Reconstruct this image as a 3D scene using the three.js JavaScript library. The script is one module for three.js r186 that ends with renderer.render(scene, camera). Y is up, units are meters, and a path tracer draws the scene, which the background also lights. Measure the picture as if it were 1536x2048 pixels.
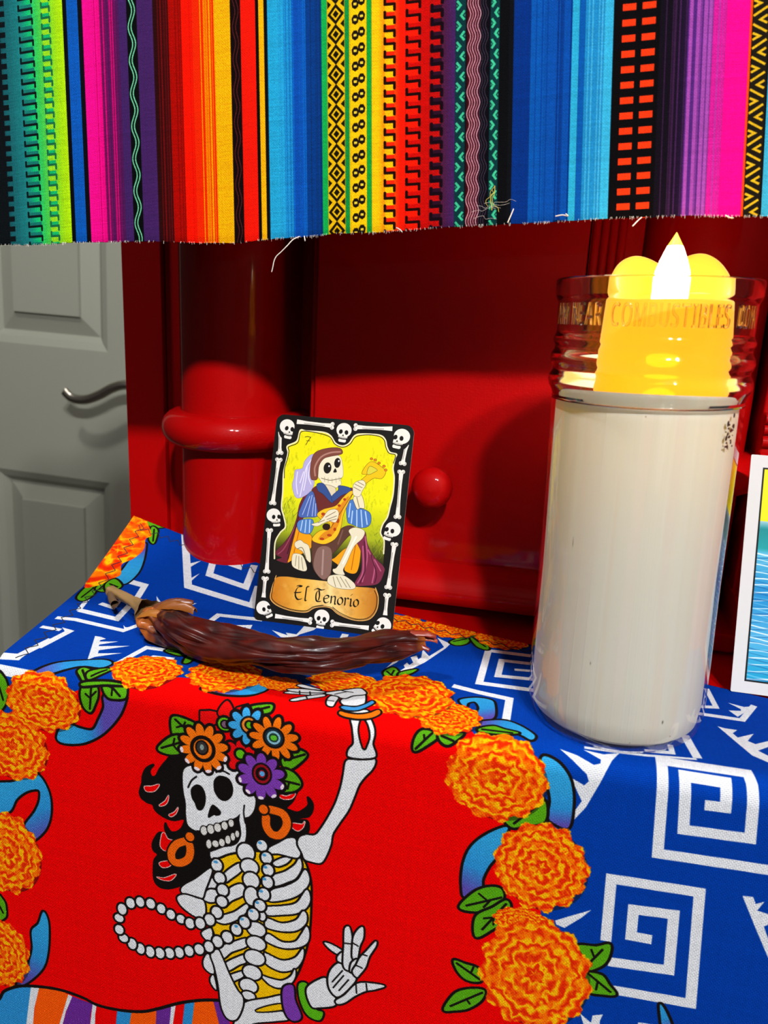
import * as THREE from 'three';
import { mergeGeometries } from 'three/addons/utils/BufferGeometryUtils.js';
import { RoundedBoxGeometry } from 'three/addons/geometries/RoundedBoxGeometry.js';
import { TextGeometry } from 'three/addons/geometries/TextGeometry.js';
import { FontLoader } from 'three/addons/loaders/FontLoader.js';
import { ImprovedNoise } from 'three/addons/math/ImprovedNoise.js';

// ---------------------------------------------------------------- camera, room light, exposure
const scene = new THREE.Scene();
scene.background = new THREE.Color(0x050507);
const camera = new THREE.PerspectiveCamera(67.32, 0.75, 0.02, 20);
camera.position.set(0, 1.103, 0.378);
{
  const [bx, by, bz] = [[0.97320,0.04837,-0.22481] , [-0.10230,0.96662,-0.23489] , [0.20594,0.25159,0.94567]].map((b) => new THREE.Vector3(...b));
  camera.quaternion.setFromRotationMatrix(new THREE.Matrix4().makeBasis(bx, by, bz));
}
camera.focus = 0.36; camera.userData.fStop = 16;
const renderer = new THREE.WebGLRenderer({ antialias: true });
renderer.shadowMap.enabled = true;
renderer.toneMapping = THREE.LinearToneMapping;
renderer.toneMappingExposure = 1.0;
const LAMP = { at: new THREE.Vector3(0.594, 2.30, 1.46), candela: 7.1, color: 0xf8f9ff };   // two globes of one ceiling fitting
const SECOND = { at: new THREE.Vector3(-0.62, 2.30, 0.16), candela: 2.4 };                      // a smaller fitting, over the door side
const FLAME_CANDELA = 0.0006, GLOW_CANDELA = 0.0030;

// ---------------------------------------------------------------- helpers
const TABLE = 0.95;
let seed = 7;
const rnd = () => { seed = (seed * 1664525 + 1013904223) >>> 0; return seed / 4294967296; };
const noise = new ImprovedNoise();
const used = {};
function numbered(n) { const k = used[n] = (used[n] ?? -1) + 1; return k ? n + '_' + String(k).padStart(3, '0') : n; }
function mesh(name, geo, mat, parent) {
  const m = new THREE.Mesh(geo, mat); m.castShadow = m.receiveShadow = true;
  m.name = parent ? name : numbered(name); (parent ?? scene).add(m); return m;
}
function thing(name, at, label, category) {
  const g = new THREE.Group(); g.name = numbered(name); g.position.set(...at); scene.add(g);
  if (label) g.userData.label = label; if (category) g.userData.category = category; return g;
}
function structure(name, geo, mat, at) { const m = mesh(name, geo, mat); m.name = name; if (at) m.position.set(...at); m.userData.kind = 'structure'; return m; }
const box = (w, h, d, x = 0, y = 0, z = 0, r = 0.0015) => new RoundedBoxGeometry(w, h, d, 2, Math.min(r, w / 3, h / 3, d / 3)).translate(x, y, z);
const span = (x0, x1, y0, y1, z0, z1, r) => box(x1 - x0, y1 - y0, z1 - z0, (x0 + x1) / 2, (y0 + y1) / 2, (z0 + z1) / 2, r);
function tube(points, r, seg = 24, radial = 6, closed = false) {
  return new THREE.TubeGeometry(new THREE.CatmullRomCurve3(points.map((p) => p.isVector3 ? p : new THREE.Vector3(...p)), closed), seg, r, radial, closed);
}
const lathe = (pts, seg = 96) => new THREE.LatheGeometry(pts.map(([r, y]) => new THREE.Vector2(r, y)), seg);
// a sheet from f(s, t) -> Vector3 with uv(s, t); given a thickness it gets a back and edges
function sheet(f, uv, ns, nt, thick) {
  const pos = [], uvs = [], idx = [], P = [], N = [];
  for (let j = 0; j <= nt; j++) for (let i = 0; i <= ns; i++) P.push(f(i / ns, j / nt));
  const at = (i, j) => P[Math.min(nt, Math.max(0, j)) * (ns + 1) + Math.min(ns, Math.max(0, i))];
  for (let j = 0; j <= nt; j++) for (let i = 0; i <= ns; i++) {
    const a = at(i + 1, j).clone().sub(at(i - 1, j)), b = at(i, j + 1).clone().sub(at(i, j - 1));
    N.push(b.cross(a).normalize());
  }
  const n = P.length;
  for (const side of [0, 1]) for (let k = 0; k < n; k++) {
    const p = P[k].clone().addScaledVector(N[k], side ? -thick : 0); pos.push(p.x, p.y, p.z);
    uvs.push(...uv((k % (ns + 1)) / ns, Math.floor(k / (ns + 1)) / nt));
  }
  const quad = (a, b, c, d) => idx.push(a, c, b, b, c, d);
  for (let j = 0; j < nt; j++) for (let i = 0; i < ns; i++) {
    const a = j * (ns + 1) + i, b = a + 1, c = a + ns + 1, d = c + 1;
    quad(b, a, d, c); quad(n + a, n + b, n + c, n + d);
  }
  const rim = (a, b) => quad(a, b, n + a, n + b);
  for (let i = 0; i < ns; i++) { rim(i, i + 1); const o = nt * (ns + 1); rim(o + i + 1, o + i); }
  for (let j = 0; j < nt; j++) { rim((j + 1) * (ns + 1), j * (ns + 1)); rim(j * (ns + 1) + ns, (j + 1) * (ns + 1) + ns); }
  const g = new THREE.BufferGeometry();
  g.setAttribute('position', new THREE.Float32BufferAttribute(pos, 3));
  g.setAttribute('uv', new THREE.Float32BufferAttribute(uvs, 2));
  g.setIndex(idx); g.computeVertexNormals(); return g;
}
function canvas(w, h) { const c = document.createElement('canvas'); c.width = w; c.height = h; return c; }
function texture(c, srgb = true) {
  const t = new THREE.CanvasTexture(c); if (srgb) t.colorSpace = THREE.SRGBColorSpace;
  t.wrapS = t.wrapT = THREE.MirroredRepeatWrapping; t.magFilter = THREE.LinearFilter; return t;
}
// ---- drawing of flat print; points are "x,y x,y ..." in tenths of a millimetre of the cloth or card
const pts = (s) => s.trim().split(/\s+/).map((p) => p.split(',').map(Number));
function trace(c, p, smooth, open) {
  c.beginPath();
  if (!smooth) { p.forEach(([x, y], i) => (i ? c.lineTo(x, y) : c.moveTo(x, y))); if (!open) c.closePath(); return; }
  const n = p.length, g = (i) => (open ? p[Math.min(n - 1, Math.max(0, i))] : p[(i + n) % n]);
  c.moveTo(...p[0]);
  for (let i = 0; i < (open ? n - 1 : n); i++) {
    const a = g(i - 1), b = g(i), d = g(i + 1), e = g(i + 2);
    c.bezierCurveTo(b[0] + (d[0] - a[0]) / 6, b[1] + (d[1] - a[1]) / 6, d[0] - (e[0] - b[0]) / 6, d[1] - (e[1] - b[1]) / 6, d[0], d[1]);
  }
  if (!open) c.closePath();
}
// fill, outline, outline width, smooth
function area(c, s, fill, line, w = 9, smooth = true) {
  trace(c, pts(s), smooth); c.lineJoin = 'round';
  if (line) { c.strokeStyle = line; c.lineWidth = w * inkScale; c.stroke(); }
  if (fill) { c.fillStyle = fill; c.fill(); }
}
function line(c, s, color, w, smooth = true, cap = 'round') {
  trace(c, pts(s), smooth, true); c.strokeStyle = color; c.lineWidth = w; c.lineCap = cap; c.lineJoin = cap === 'round' ? 'round' : 'miter'; c.stroke();
}
function dot(c, s, fill, lineColor, w = 9) {
  for (const [x, y, rx, ry] of s.split(' ').map((q) => q.split(',').map(Number))) {
    c.beginPath(); c.ellipse(x, y, rx, ry, 0, 0, 7); if (lineColor) { c.strokeStyle = lineColor; c.lineWidth = w * inkScale; c.stroke(); } if (fill) { c.fillStyle = fill; c.fill(); }
  }
}
const INK = '#15100f';
let inkScale = 1;      // how heavy the printed outlines are

// ---------------------------------------------------------------- materials
const M = {
  paint: new THREE.MeshPhysicalMaterial({ name: 'red gloss paint', color: new THREE.Color().setRGB(0.43, 0.0005, 0.0008), roughness: 0.5, specularIntensity: 0.15, clearcoat: 0.4, clearcoatRoughness: 0.07 }),
  wall: new THREE.MeshStandardMaterial({ color: 0x2e2a27, roughness: 0.9 }),
  floor: new THREE.MeshStandardMaterial({ color: 0x2c2119, roughness: 0.6 }),
  door: new THREE.MeshPhysicalMaterial({ color: 0x8e9082, roughness: 0.5 }),
  nickel: new THREE.MeshStandardMaterial({ color: 0xb6b0a2, metalness: 1, roughness: 0.32 }),
  globe: new THREE.MeshStandardMaterial({ color: 0xffffff, emissive: 0xfff1de, emissiveIntensity: 70 }),
};
{ // brush marks of the gloss paint
  const c = canvas(512, 512), x = c.getContext('2d'), d = x.createImageData(512, 512);
  for (let j = 0; j < 512; j++) for (let i = 0; i < 512; i++) {
    const v = 128 + 60 * noise.noise(i / 40, j / 9, 1) + 40 * noise.noise(i / 9, j / 60, 5), o = (j * 512 + i) * 4;
    d.data[o] = d.data[o + 1] = d.data[o + 2] = v; d.data[o + 3] = 255;
  }
  x.putImageData(d, 0, 0);
  const t = texture(c, false); t.repeat.set(6, 6);
  M.paint.bumpMap = t; M.paint.bumpScale = 0.00012;
}
// plain weave relief: one tile holds 16 x 16 threads
function weave(n, ribbed) {
  const S = 256, c = canvas(S, S), x = c.getContext('2d'), d = x.createImageData(S, S), k = S / n;
  for (let j = 0; j < S; j++) for (let i = 0; i < S; i++) {
    const a = Math.floor(i / k), b = Math.floor(j / k), u = (i % k) / k - 0.5, v = (j % k) / k - 0.5, over = (a + b) % 2;
    const weft = Math.cos(v * Math.PI) * (0.55 + 0.45 * Math.cos(u * Math.PI)), warp = Math.cos(u * Math.PI) * (0.55 + 0.45 * Math.cos(v * Math.PI));
    let h = over ? weft : warp * ribbed; h += 0.12 * noise.noise(i / 7, j / 3, a * 3.1 + b * 1.7);
    const o = (j * S + i) * 4; d.data[o] = d.data[o + 1] = d.data[o + 2] = 255 * Math.min(1, Math.max(0, h)); d.data[o + 3] = 255;
  }
  x.putImageData(d, 0, 0);
  const t = texture(c, false); t.wrapS = t.wrapT = THREE.RepeatWrapping; return t;
}
// thread-to-thread differences of the dye
function threads(c, pitch, amount, ribs) {
  const { width: w, height: h } = c, x = c.getContext('2d'), d = x.getImageData(0, 0, w, h), row = [], col = [];
  for (let i = 0; i < Math.max(w, h); i++) { row.push(rnd() - 0.5); col.push(rnd() - 0.5); }
  for (let j = 0; j < h; j++) for (let i = 0; i < w; i++) {
    const a = Math.floor(i / pitch), b = Math.floor(j / pitch);
    const q = 1 + amount * (ribs * row[b] + col[a] * 0.5 + ((((a * 73856093) ^ (b * 19349663)) >>> 0) % 1000 / 1000 - 0.5) * 1.3), o = (j * w + i) * 4;
    for (let k = 0; k < 3; k++) d.data[o + k] = Math.min(255, d.data[o + k] * q);
  }
  x.putImageData(d, 0, 0);
}

// ---------------------------------------------------------------- the room
structure('floor', box(3.6, 0.1, 3.9, 0, -0.05, 0.85), M.floor);
structure('ceiling', box(3.6, 0.1, 3.9, 0, 2.47, 0.85), M.wall);
structure('wall_back', box(3.6, 2.6, 0.1, 0, 1.2, -0.86), M.wall);
structure('wall_front', box(3.6, 2.6, 0.1, 0, 1.2, 2.75), M.wall);
structure('wall_left', box(0.1, 2.6, 3.7, -1.75, 1.2, 0.95), M.wall);
structure('wall_right', box(0.1, 2.6, 3.7, 1.75, 1.2, 0.95), M.wall);
{
  const lamp = thing('ceiling_lamp', [LAMP.at.x, 2.42, LAMP.at.z], 'two-globe ceiling lamp behind the viewer, the light of the room', 'lamp');
  mesh('canopy', lathe([[0, -0.03], [0.06, -0.03], [0.075, -0.015], [0.08, 0], [0, 0]], 32), M.nickel, lamp);
  mesh('crossbar', box(0.36, 0.014, 0.02, 0, -0.036, 0, 0.004), M.nickel, lamp);
  for (const s of [-1, 1]) {
    mesh('globe', new THREE.SphereGeometry(0.055, 32, 20).translate(s * 0.15, -0.115, 0), M.globe, lamp);
    mesh('socket', lathe([[0.018, -0.066], [0.026, -0.06], [0.024, -0.036], [0, -0.036]], 24).translate(s * 0.15, 0, 0), M.nickel, lamp);
    const p = new THREE.PointLight(LAMP.color, LAMP.candela); p.position.set(s * 0.15, -0.115, 0); p.castShadow = true; p.shadow.radius = 2.6; p.name = 'globe_light'; lamp.add(p);
  }
}
{
  const lamp = thing('ceiling_lamp', [SECOND.at.x, 2.42, SECOND.at.z], 'single-globe ceiling lamp above the door side of the room', 'lamp');
  mesh('canopy', lathe([[0, -0.03], [0.05, -0.03], [0.065, -0.015], [0.07, 0], [0, 0]], 32), M.nickel, lamp);
  mesh('globe', new THREE.SphereGeometry(0.055, 32, 20).translate(0, -0.115, 0), M.globe, lamp);
  mesh('socket', lathe([[0.018, -0.066], [0.026, -0.06], [0.024, -0.03], [0, -0.03]], 24), M.nickel, lamp);
  const p = new THREE.PointLight(LAMP.color, SECOND.candela); p.position.set(0, -0.115, 0); p.castShadow = true; p.shadow.radius = 2.6; p.name = 'globe_light'; lamp.add(p);
}
{ // panel door behind the cabinet, latch side to the right
  const d = thing('door_1', [-1.03, 0, -0.765]); d.name = 'door_1'; d.userData.kind = 'structure'; d.rotation.z = -0.03;
  const X = 1.03, panels = [];
  for (const [x0, x1] of [[-1.30, -1.09], [-0.965, -0.743]]) for (const [y0, y1] of [[0.2, 0.812], [1.028, 1.62], [1.72, 1.93]]) panels.push([x0 + X, x1 + X, y0, y1]);
  const slab = new THREE.Shape([[-0.38, 0], [0.42, 0], [0.42, 2.03], [-0.38, 2.03]].map((p) => new THREE.Vector2(...p)));
  for (const [a, b, c, e] of panels) slab.holes.push(new THREE.Path([[a, c], [a, e], [b, e], [b, c]].map((p) => new THREE.Vector2(...p))));
  mesh('slab', new THREE.ExtrudeGeometry(slab, { depth: 0.035, bevelEnabled: false }).translate(0, 0, -0.02), M.door, d);
  const ring = (a, b, c, e, prof) => {   // mitred profile round an opening: [inset, z]
    const pos = [], put = (p, q, r, s) => pos.push(...p, ...q, ...r, ...q, ...s, ...r);
    for (let k = 0; k < prof.length - 1; k++) {
      const R = prof.slice(k, k + 2).map(([i, z]) => [[a + i, c + i, z], [b - i, c + i, z], [b - i, e - i, z], [a + i, e - i, z]]);
      for (let n = 0; n < 4; n++) put(R[0][n], R[0][(n + 1) % 4], R[1][n], R[1][(n + 1) % 4]);
    }
    const [i, z] = prof.at(-1); put([a + i, c + i, z], [b - i, c + i, z], [a + i, e - i, z], [b - i, e - i, z]);
    const g = new THREE.BufferGeometry(); g.setAttribute('position', new THREE.Float32BufferAttribute(pos, 3)); g.computeVertexNormals(); return g;
  };
  for (const [a, b, c, e] of panels) {
    mesh('raised_panel', ring(a, b, c, e, [[0, 0.015], [0.004, 0.013], [0.012, 0.009], [0.019, 0.002], [0.021, 0.0], [0.05, 0.009], [0.051, 0.013], [0.0512, 0.0135]]), M.door, d);
  }
  const h = new THREE.Group(); h.name = 'door_handle'; d.add(h); h.rotation.z = 0.03;
  const lever = [[-0.7613,0.9572],[-0.7495,0.9479],[-0.7259,0.9465],[-0.6993,0.9561],[-0.6781,0.9676],[-0.6556,0.9744],[-0.6262,0.9727]].map(([x, y]) => [x + 1.03, y, 0.062]);
  const lv = tube(lever.map(([x, y, z]) => new THREE.Vector3(x, y, z)), 0.0075, 60, 14);
  { const p = lv.attributes.position; for (let i = 0; i < p.count; i++) { const k = Math.floor(i / 15) / 60; const base = lever; p.setZ(i, 0.062 + (p.getZ(i) - 0.062) * (0.75 + 0.35 * k)); } lv.computeVertexNormals(); }
  mesh('lever', lv, M.nickel, h);
  const e0 = lever.at(-1);
  mesh('neck', new THREE.CylinderGeometry(0.011, 0.012, 0.06, 24).rotateX(Math.PI / 2).translate(e0[0], e0[1], 0.037), M.nickel, h);
  mesh('rose', lathe([[0, 0], [0.032, 0], [0.031, 0.006], [0.022, 0.01], [0, 0.011]], 40).rotateX(Math.PI / 2).translate(e0[0], e0[1], 0.015), M.nickel, h);
}

// ---------------------------------------------------------------- red cabinet
{
  const g = thing('cabinet', [0, 0, 0], 'glossy red painted wooden cabinet with half-round columns behind the altar cloth', 'cabinet');
  const part = (n, geo) => mesh(n, geo, M.paint, g);
  part('back_panel', span(-0.262, 0.46, 0.9, 1.30, -0.10, -0.062));
  part('side_stile', span(-0.262, -0.236, 0.93, 1.30, -0.0625, -0.055, 0.0008));
  part('backing_strip', span(-0.2355, -0.128, 0.93, 1.30, -0.0645, -0.058, 0.0008));
  // half-round columns with a bead ring
  const column = (x) => {
    const a = 0.030, b = 0.033, z0 = -0.033;
    const front = new THREE.CylinderGeometry(1, 1, 0.34, 80, 1, true, -Math.PI / 2, Math.PI).scale(a, 1, b).translate(x, 1.125, z0).toNonIndexed();
    const cg = mergeGeometries([front, span(x - a, x + a, 0.955, 1.295, -0.059, z0 + 0.001, 0.0005)]);
    part('half_column', cg);
    const arc = []; for (let i = 0; i <= 40; i++) { const t = Math.PI * (1 - i / 40); arc.push(new THREE.Vector3(x + (a + 0.001) * Math.cos(t), 1.0355, z0 + (b + 0.001) * Math.sin(t))); }
    arc.unshift(new THREE.Vector3(x - a - 0.001, 1.0355, -0.06)); arc.push(new THREE.Vector3(x + a + 0.001, 1.0355, -0.06));
    part('bead_ring', tube(arc, 0.0098, 80, 20));
    part('column_base', span(x - 0.034, x + 0.034, 0.95, 0.9595, -0.06, 0.002, 0.002));
  };
  column(-0.179); column(0.062);
  // drawer front, framed left and right, sits forward of the carcass
  const drawer = part('drawer_front', span(-0.1262, 0.0065, 0.974, 1.298, -0.06, -0.013, 0.0012));
  const knob = mesh('knob', lathe([[0, 0], [0.0058, 0], [0.0055, 0.006], [0.0062, 0.0085], [0.0088, 0.0105], [0.0103, 0.0132], [0.0105, 0.0155], [0.0098, 0.0185], [0.0075, 0.0212], [0.004, 0.0226], [0, 0.0231]], 48).rotateX(Math.PI / 2).translate(-0.0577, 1.0182, -0.0132), M.paint, drawer);
  knob.name = 'knob';
  part('frame_edge', span(-0.129, -0.1264, 0.953, 1.298, -0.06, -0.0155, 0.0008));
  for (let i = 0; i < 4; i++) part('reed', new THREE.CylinderGeometry(0.0019, 0.0019, 0.345, 16).translate(0.0095 + i * 0.0039, 1.125, -0.0145));
  part('reed_backing', span(0.007, 0.031, 0.953, 1.298, -0.06, -0.0148, 0.0008));
  // base moulding: a shallow ovolo along the foot of the front
  const ov = new THREE.Shape();
  ov.moveTo(-0.045, 0); ov.lineTo(0.001, 0); ov.quadraticCurveTo(0.0045, 0.004, 0.0035, 0.009); ov.quadraticCurveTo(0.001, 0.0175, -0.010, 0.0225); ov.lineTo(-0.045, 0.0235);
  const base = (x0, x1) => {   // the profile's x runs towards the viewer, its depth along the wall
    const e = new THREE.ExtrudeGeometry(ov, { depth: x1 - x0, bevelEnabled: false, curveSegments: 14 });
    return e.applyMatrix4(new THREE.Matrix4().makeBasis(new THREE.Vector3(0, 0, 1), new THREE.Vector3(0, 1, 0), new THREE.Vector3(-1, 0, 0))).scale(1, 0.86, 1).translate(x1, 0.9562, 0);
  };
  part('base_moulding', base(-0.1262, 0.0295)); part('base_moulding', base(0.0945, 0.46));
  // second bay to the right: drawer front and its reeded rail
  part('drawer_front', span(0.0955, 0.46, 0.974, 1.298, -0.06, -0.02, 0.0012));
  part('rail', span(0.0945, 0.46, 1.038, 1.066, -0.02, -0.012, 0.002));
  for (const [y, r] of [[1.0632, 0.0022], [1.0582, 0.0022], [1.0525, 0.0026], [1.043, 0.0045]]) part('reed', new THREE.CylinderGeometry(r, r, 0.365, 20).rotateZ(Math.PI / 2).translate(0.2775, y, -0.012));
  part('upper_shelf', span(-0.275, 0.475, 1.30, 1.325, -0.10, 0.040, 0.004));
  // the deck under the cloth and the body below it
  part('deck', span(-0.2225, 0.475, 0.925, 0.9484, -0.10, 0.1155, 0.004));
  part('deck_end', span(-0.262, -0.2228, 0.915, 0.9455, -0.10, -0.056, 0.004));
  part('lower_body', span(-0.255, 0.455, 0.0, 0.924, -0.10, 0.085, 0.004));
}

// ---------------------------------------------------------------- striped cloth over the shelf
const SA = 0.08;
{
  const U0 = 1000, D0 = 600, SW = 2048, SH = 1024, K = SW / 3300;   // canvas: u 100 to 430 mm, d 60 to 225 mm
  const c = canvas(SW, SH), x = c.getContext('2d'); x.scale(K, K); x.translate(-U0, -D0);
  const top = D0 - 50, bottom = 2300;
  const bar = (u0, u1, col) => { x.fillStyle = col; x.fillRect(u0, top, u1 - u0, bottom - top); };
  const fine = (u0, u1, a, b, n) => {        // thin stripes passing from one colour into the other
    bar(u0, u1, a); const w = (u1 - u0);
    for (let i = 0; i < n; i++) { const t = rnd(); const u = u0 + w * Math.sqrt(rnd()); x.globalAlpha = 0.35 + 0.6 * rnd(); bar(u, u + w * (0.015 + 0.06 * t), b); }
    x.globalAlpha = 1;
  };
  bar(900, 4500, '#0d0f14');
  const B = (s, ...cols) => cols.forEach((col, i) => col && bar(s[i], s[i + 1], col));
  // s1 .. s3: stripe edges read across the cloth
  const a = [1054,1105,1193,1259,1304,1361,1414,1432,1484,1504,1550,1586,1676,1715,1761,1831,1895,1948,1994,2090,2161,2205,2256];
  { const gr = x.createLinearGradient(a[0], 0, a[6], 0);
    gr.addColorStop(0, '#0b1e28'); gr.addColorStop((a[1] - a[0]) / (a[6] - a[0]), '#15585f'); gr.addColorStop((a[2] - a[0]) / (a[6] - a[0]), '#1b8080'); gr.addColorStop((a[4] - a[0] - 60) / (a[6] - a[0]), '#0fc472'); gr.addColorStop((a[5] - a[0] + 20) / (a[6] - a[0]), '#a6e312'); gr.addColorStop(1, '#b4e80a');
    bar(a[0], a[6], gr); bar(a[0] - 100, a[1] - 8, '#0a1013'); }
  B(a.slice(6), '#07080b', '#0a57b4', '#0a0a10', '#ff0a8c');
  fine(a[10], a[11], '#ff0a8c', '#c4005a', 9); fine(a[11], a[12], '#6b0f56', '#43184f', 14); for (const t of [0.12, 0.5, 0.62]) bar(a[11] + (a[12] - a[11]) * t, a[11] + (a[12] - a[11]) * (t + 0.07), '#d0086c');
  B(a.slice(12), '#40215f', '#060809', '#41205c');
  fine(a[15], a[16], '#2a0708', '#6d0608', 14); fine(a[16], a[17], '#a60500', '#7c0300', 8); fine(a[17], a[18], '#ff1200', '#d40a00', 5); fine(a[18], a[19], '#ff2500', '#ffae00', 13);
  B(a.slice(19), '#ffb205', '#120607', '#ff1706');
  const b = [2268,2281,2303,2317,2363,2418,2477,2543,2567,2640,2658,2662,2727,2746,2791,2838,2876,2933,2970,3021,3068,3107,3198,3232,3268];
  bar(a[21], b[0], '#ff1706'); B(b, '#0c0806', '#ffb40a', '#0a0a0c', '#22a3d2'); fine(b[4], b[5], '#22a0d4', '#0c5fb4', 12); fine(b[5], b[6], '#0b4dac', '#0a68c4', 8); fine(b[6], b[7], '#063b86', '#0b2f66', 9);
  B(b.slice(7), '#12b04e', '#ffc809', '#128f3e', '#ffc809', '#ffc809', '#169c34', '#ffc60a', '#ff5a08', '#ff1a04', '#f01204', '#c80a06', '#8a0814', '#42205e', '#0a3a36', '#0a0810', '#0a3a36', '#090a0d');
  { const gr = x.createLinearGradient(b[14] - 20, 0, b[16] - 20, 0); gr.addColorStop(0, '#ffc60a'); gr.addColorStop(0.5, '#ff6a08'); gr.addColorStop(1, '#ff1a04'); bar(b[14] - 20, b[16] - 20, gr); }
  { const gr = x.createLinearGradient(b[18], 0, b[20], 0); gr.addColorStop(0, '#c80a06'); gr.addColorStop(0.55, '#4a1a3c'); gr.addColorStop(1, '#42205e'); bar(b[18], b[20], gr); }
  const e = [3284,3347,3412,3457,3496,3521,3542,3609,3663,3710,3736,3779,3800,3894,3977,4021,4107,4163,4168,4202];
  B(e, '#05307f'); fine(e[1], e[2], '#0a55ac', '#06388c', 9); fine(e[2], e[4], '#0a4da6', '#052d78', 8); B(e.slice(4), '#2cacd4', '#0a57a8'); fine(e[6], e[7], '#1f88c2', '#54bfe2', 6);
  B(e.slice(7), '#36b0da', '#0a080a', '#0a080a', '#0a080a', '#0a080a'); bar(e[9] - 70, e[9], '#0a080a');
  fine(e[12], e[13], '#130d18', '#4a2452', 9); { const gr = x.createLinearGradient(e[12] + 40, 0, e[13] + 60, 0); gr.addColorStop(0, 'rgba(50,24,70,0)'); gr.addColorStop(1, '#3e1a5c'); bar(e[13] - 120, e[13], gr); }
  fine(e[13], e[14], '#54267a', '#a347a6', 4); for (const t of [0.05, 0.34, 0.62, 0.82]) bar(e[13] + (e[14] - e[13]) * t, e[13] + (e[14] - e[13]) * (t + 0.14), '#a24aa8');
  fine(e[14], e[15], '#d81a92', '#a83a9c', 8); B(e.slice(15), '#ff0a8c', '#0c0a08', '#06080a', '#3fb0d2'); bar(e[16] - 8, e[16], '#ff4a10');
  // woven figures
  x.lineCap = 'butt';
  const hook = (l, r, pitch, col, d0, th, below, above) => {      // a running column of square hooks that parts two colours
    for (let d = d0; d < bottom; d += pitch) {
      if (below) { x.fillStyle = below; x.fillRect(l, d + pitch * 0.42, r - l, pitch * 0.6); } if (above) { x.fillStyle = above; x.fillRect(l, d, r - l, pitch * 0.44); }
    }
    x.strokeStyle = col; x.lineWidth = th; x.lineJoin = 'round'; x.lineCap = 'round';
    for (let d = d0; d < bottom; d += pitch) { x.beginPath(); x.moveTo(l, d); x.lineTo(l, d + pitch * 0.42); x.lineTo(r, d + pitch * 0.42); x.lineTo(r, d + pitch * 0.84); x.stroke(); }
    x.lineCap = 'butt';
  };
  x.fillStyle = '#0a1013'; bar(a[1] - 60, a[1] - 24, '#0a1013'); for (let d = 606; d < bottom; d += 42) x.fillRect(a[1] - 26, d, 44, 22);
  hook(a[2] + 2, a[3] + 4, 42, '#0a1416', 596, 9.5, null, '#16786c'); hook(a[4] + 8, a[5] - 10, 42, '#176a42', 600, 9, '#9adf20', '#12b866');
  const wave = (u, amp, per, col, th) => { x.beginPath(); x.strokeStyle = col; x.lineWidth = th; for (let d = top; d < bottom; d += 4) { const q = u + amp * Math.sin(d / per * 2 * Math.PI); d === top ? x.moveTo(q, d) : x.lineTo(q, d); } x.stroke(); };
  for (const t of [0.33, 0.62]) wave(a[13] + (a[14] - a[13]) * t, 9, 128, '#6fcf9c', 5.5);
  for (const t of [0.34, 0.66]) wave(a[20] + (a[21] - a[20]) * t, 6, 120, '#5a1c1c', 3.5);
  { const u = (b[8] + b[9]) / 2, w = (b[9] - b[8]) / 2 - 2, P = 73, D = (d, k, h, col) => { x.fillStyle = col; x.beginPath(); x.moveTo(u, d - h); x.lineTo(u + k, d); x.lineTo(u, d + h); x.lineTo(u - k, d); x.fill(); };
    bar(u - w, u + w, '#f8c00a');
    for (let d = 562; d < bottom; d += P) {
      D(d, w, P * 0.52, '#17130a'); D(d, w * 0.62, P * 0.32, '#f8c00a'); D(d, w * 0.36, P * 0.19, '#17130a');
      for (const q of [-1, 1]) { x.beginPath(); x.moveTo(u + q * w, d + P * 0.3); x.lineTo(u + q * w * 0.55, d + P * 0.5); x.lineTo(u + q * w, d + P * 0.7); x.fill(); }
    } }
  { const u = (b[11] + b[12]) / 2, P = 56; for (let d = 588; d < bottom; d += P) for (const q of [-1, 1]) { const cy = d - q * 5.5; x.fillStyle = '#17100a'; x.beginPath(); for (let k = 0; k < 7; k++) x.lineTo(u + q * 12.5 + 14.5 * Math.sin(k * 0.898), cy + 19 * Math.cos(k * 0.898)); x.fill(); x.fillStyle = '#ffd83a'; x.fillRect(u + q * 12.5 - 6, cy - 4.5, 12, 9); } }
  hook(b[14] + 6, b[15] - 4, 47, '#1c0a06', 600, 10.5, '#ffc00a', '#ff2408'); hook(b[16] + 6, b[17] - 2, 47, '#1a0606', 600, 10.5, '#ff1a04', '#d00a05'); hook(b[18] + 8, b[19] - 4, 47, '#140610', 594, 13, '#c00c0a', '#2a0e22');
  for (const [p, q] of [[b[20], b[21]], [b[22], b[23]]]) {   // mint chevrons between bold dark zigzags
    bar(p + 1, q - 1, '#0a3438'); const w = q - p; x.lineJoin = 'miter'; x.lineWidth = 8.5; x.strokeStyle = '#3fc38f';
    for (let d = 590; d < bottom; d += 72) for (const [o, l, m] of [[0, p + 5, p + w * 0.48], [36, q - 5, q - w * 0.48]]) { x.beginPath(); x.moveTo(l, d + o - 16); x.lineTo(m, d + o); x.lineTo(l, d + o + 16); x.stroke(); x.fillStyle = '#2a8a68'; x.fillRect(l - 2, d + o - 3, 5, 6); }
  }
  { const p = b[21], w = b[22] - b[21]; bar(p + 4, p + w * 0.6, '#38080f'); for (let i = 0; i < 8; i++) wave(p + 12 + i * (w - 16) / 8, 5.5, 78, i < 5 ? ['#c98a98', '#c07a88', '#d090a0', '#b07080', '#c490a0'][i] : '#3a3040', i < 5 ? 4 : 3); }
  for (const u of [e[8] + 3, e[10] - 2]) for (let d = 586; d < bottom; d += 52.5) { x.fillStyle = '#ff3a12'; x.fillRect(u + 4, d, 47, 23.5); }
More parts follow.
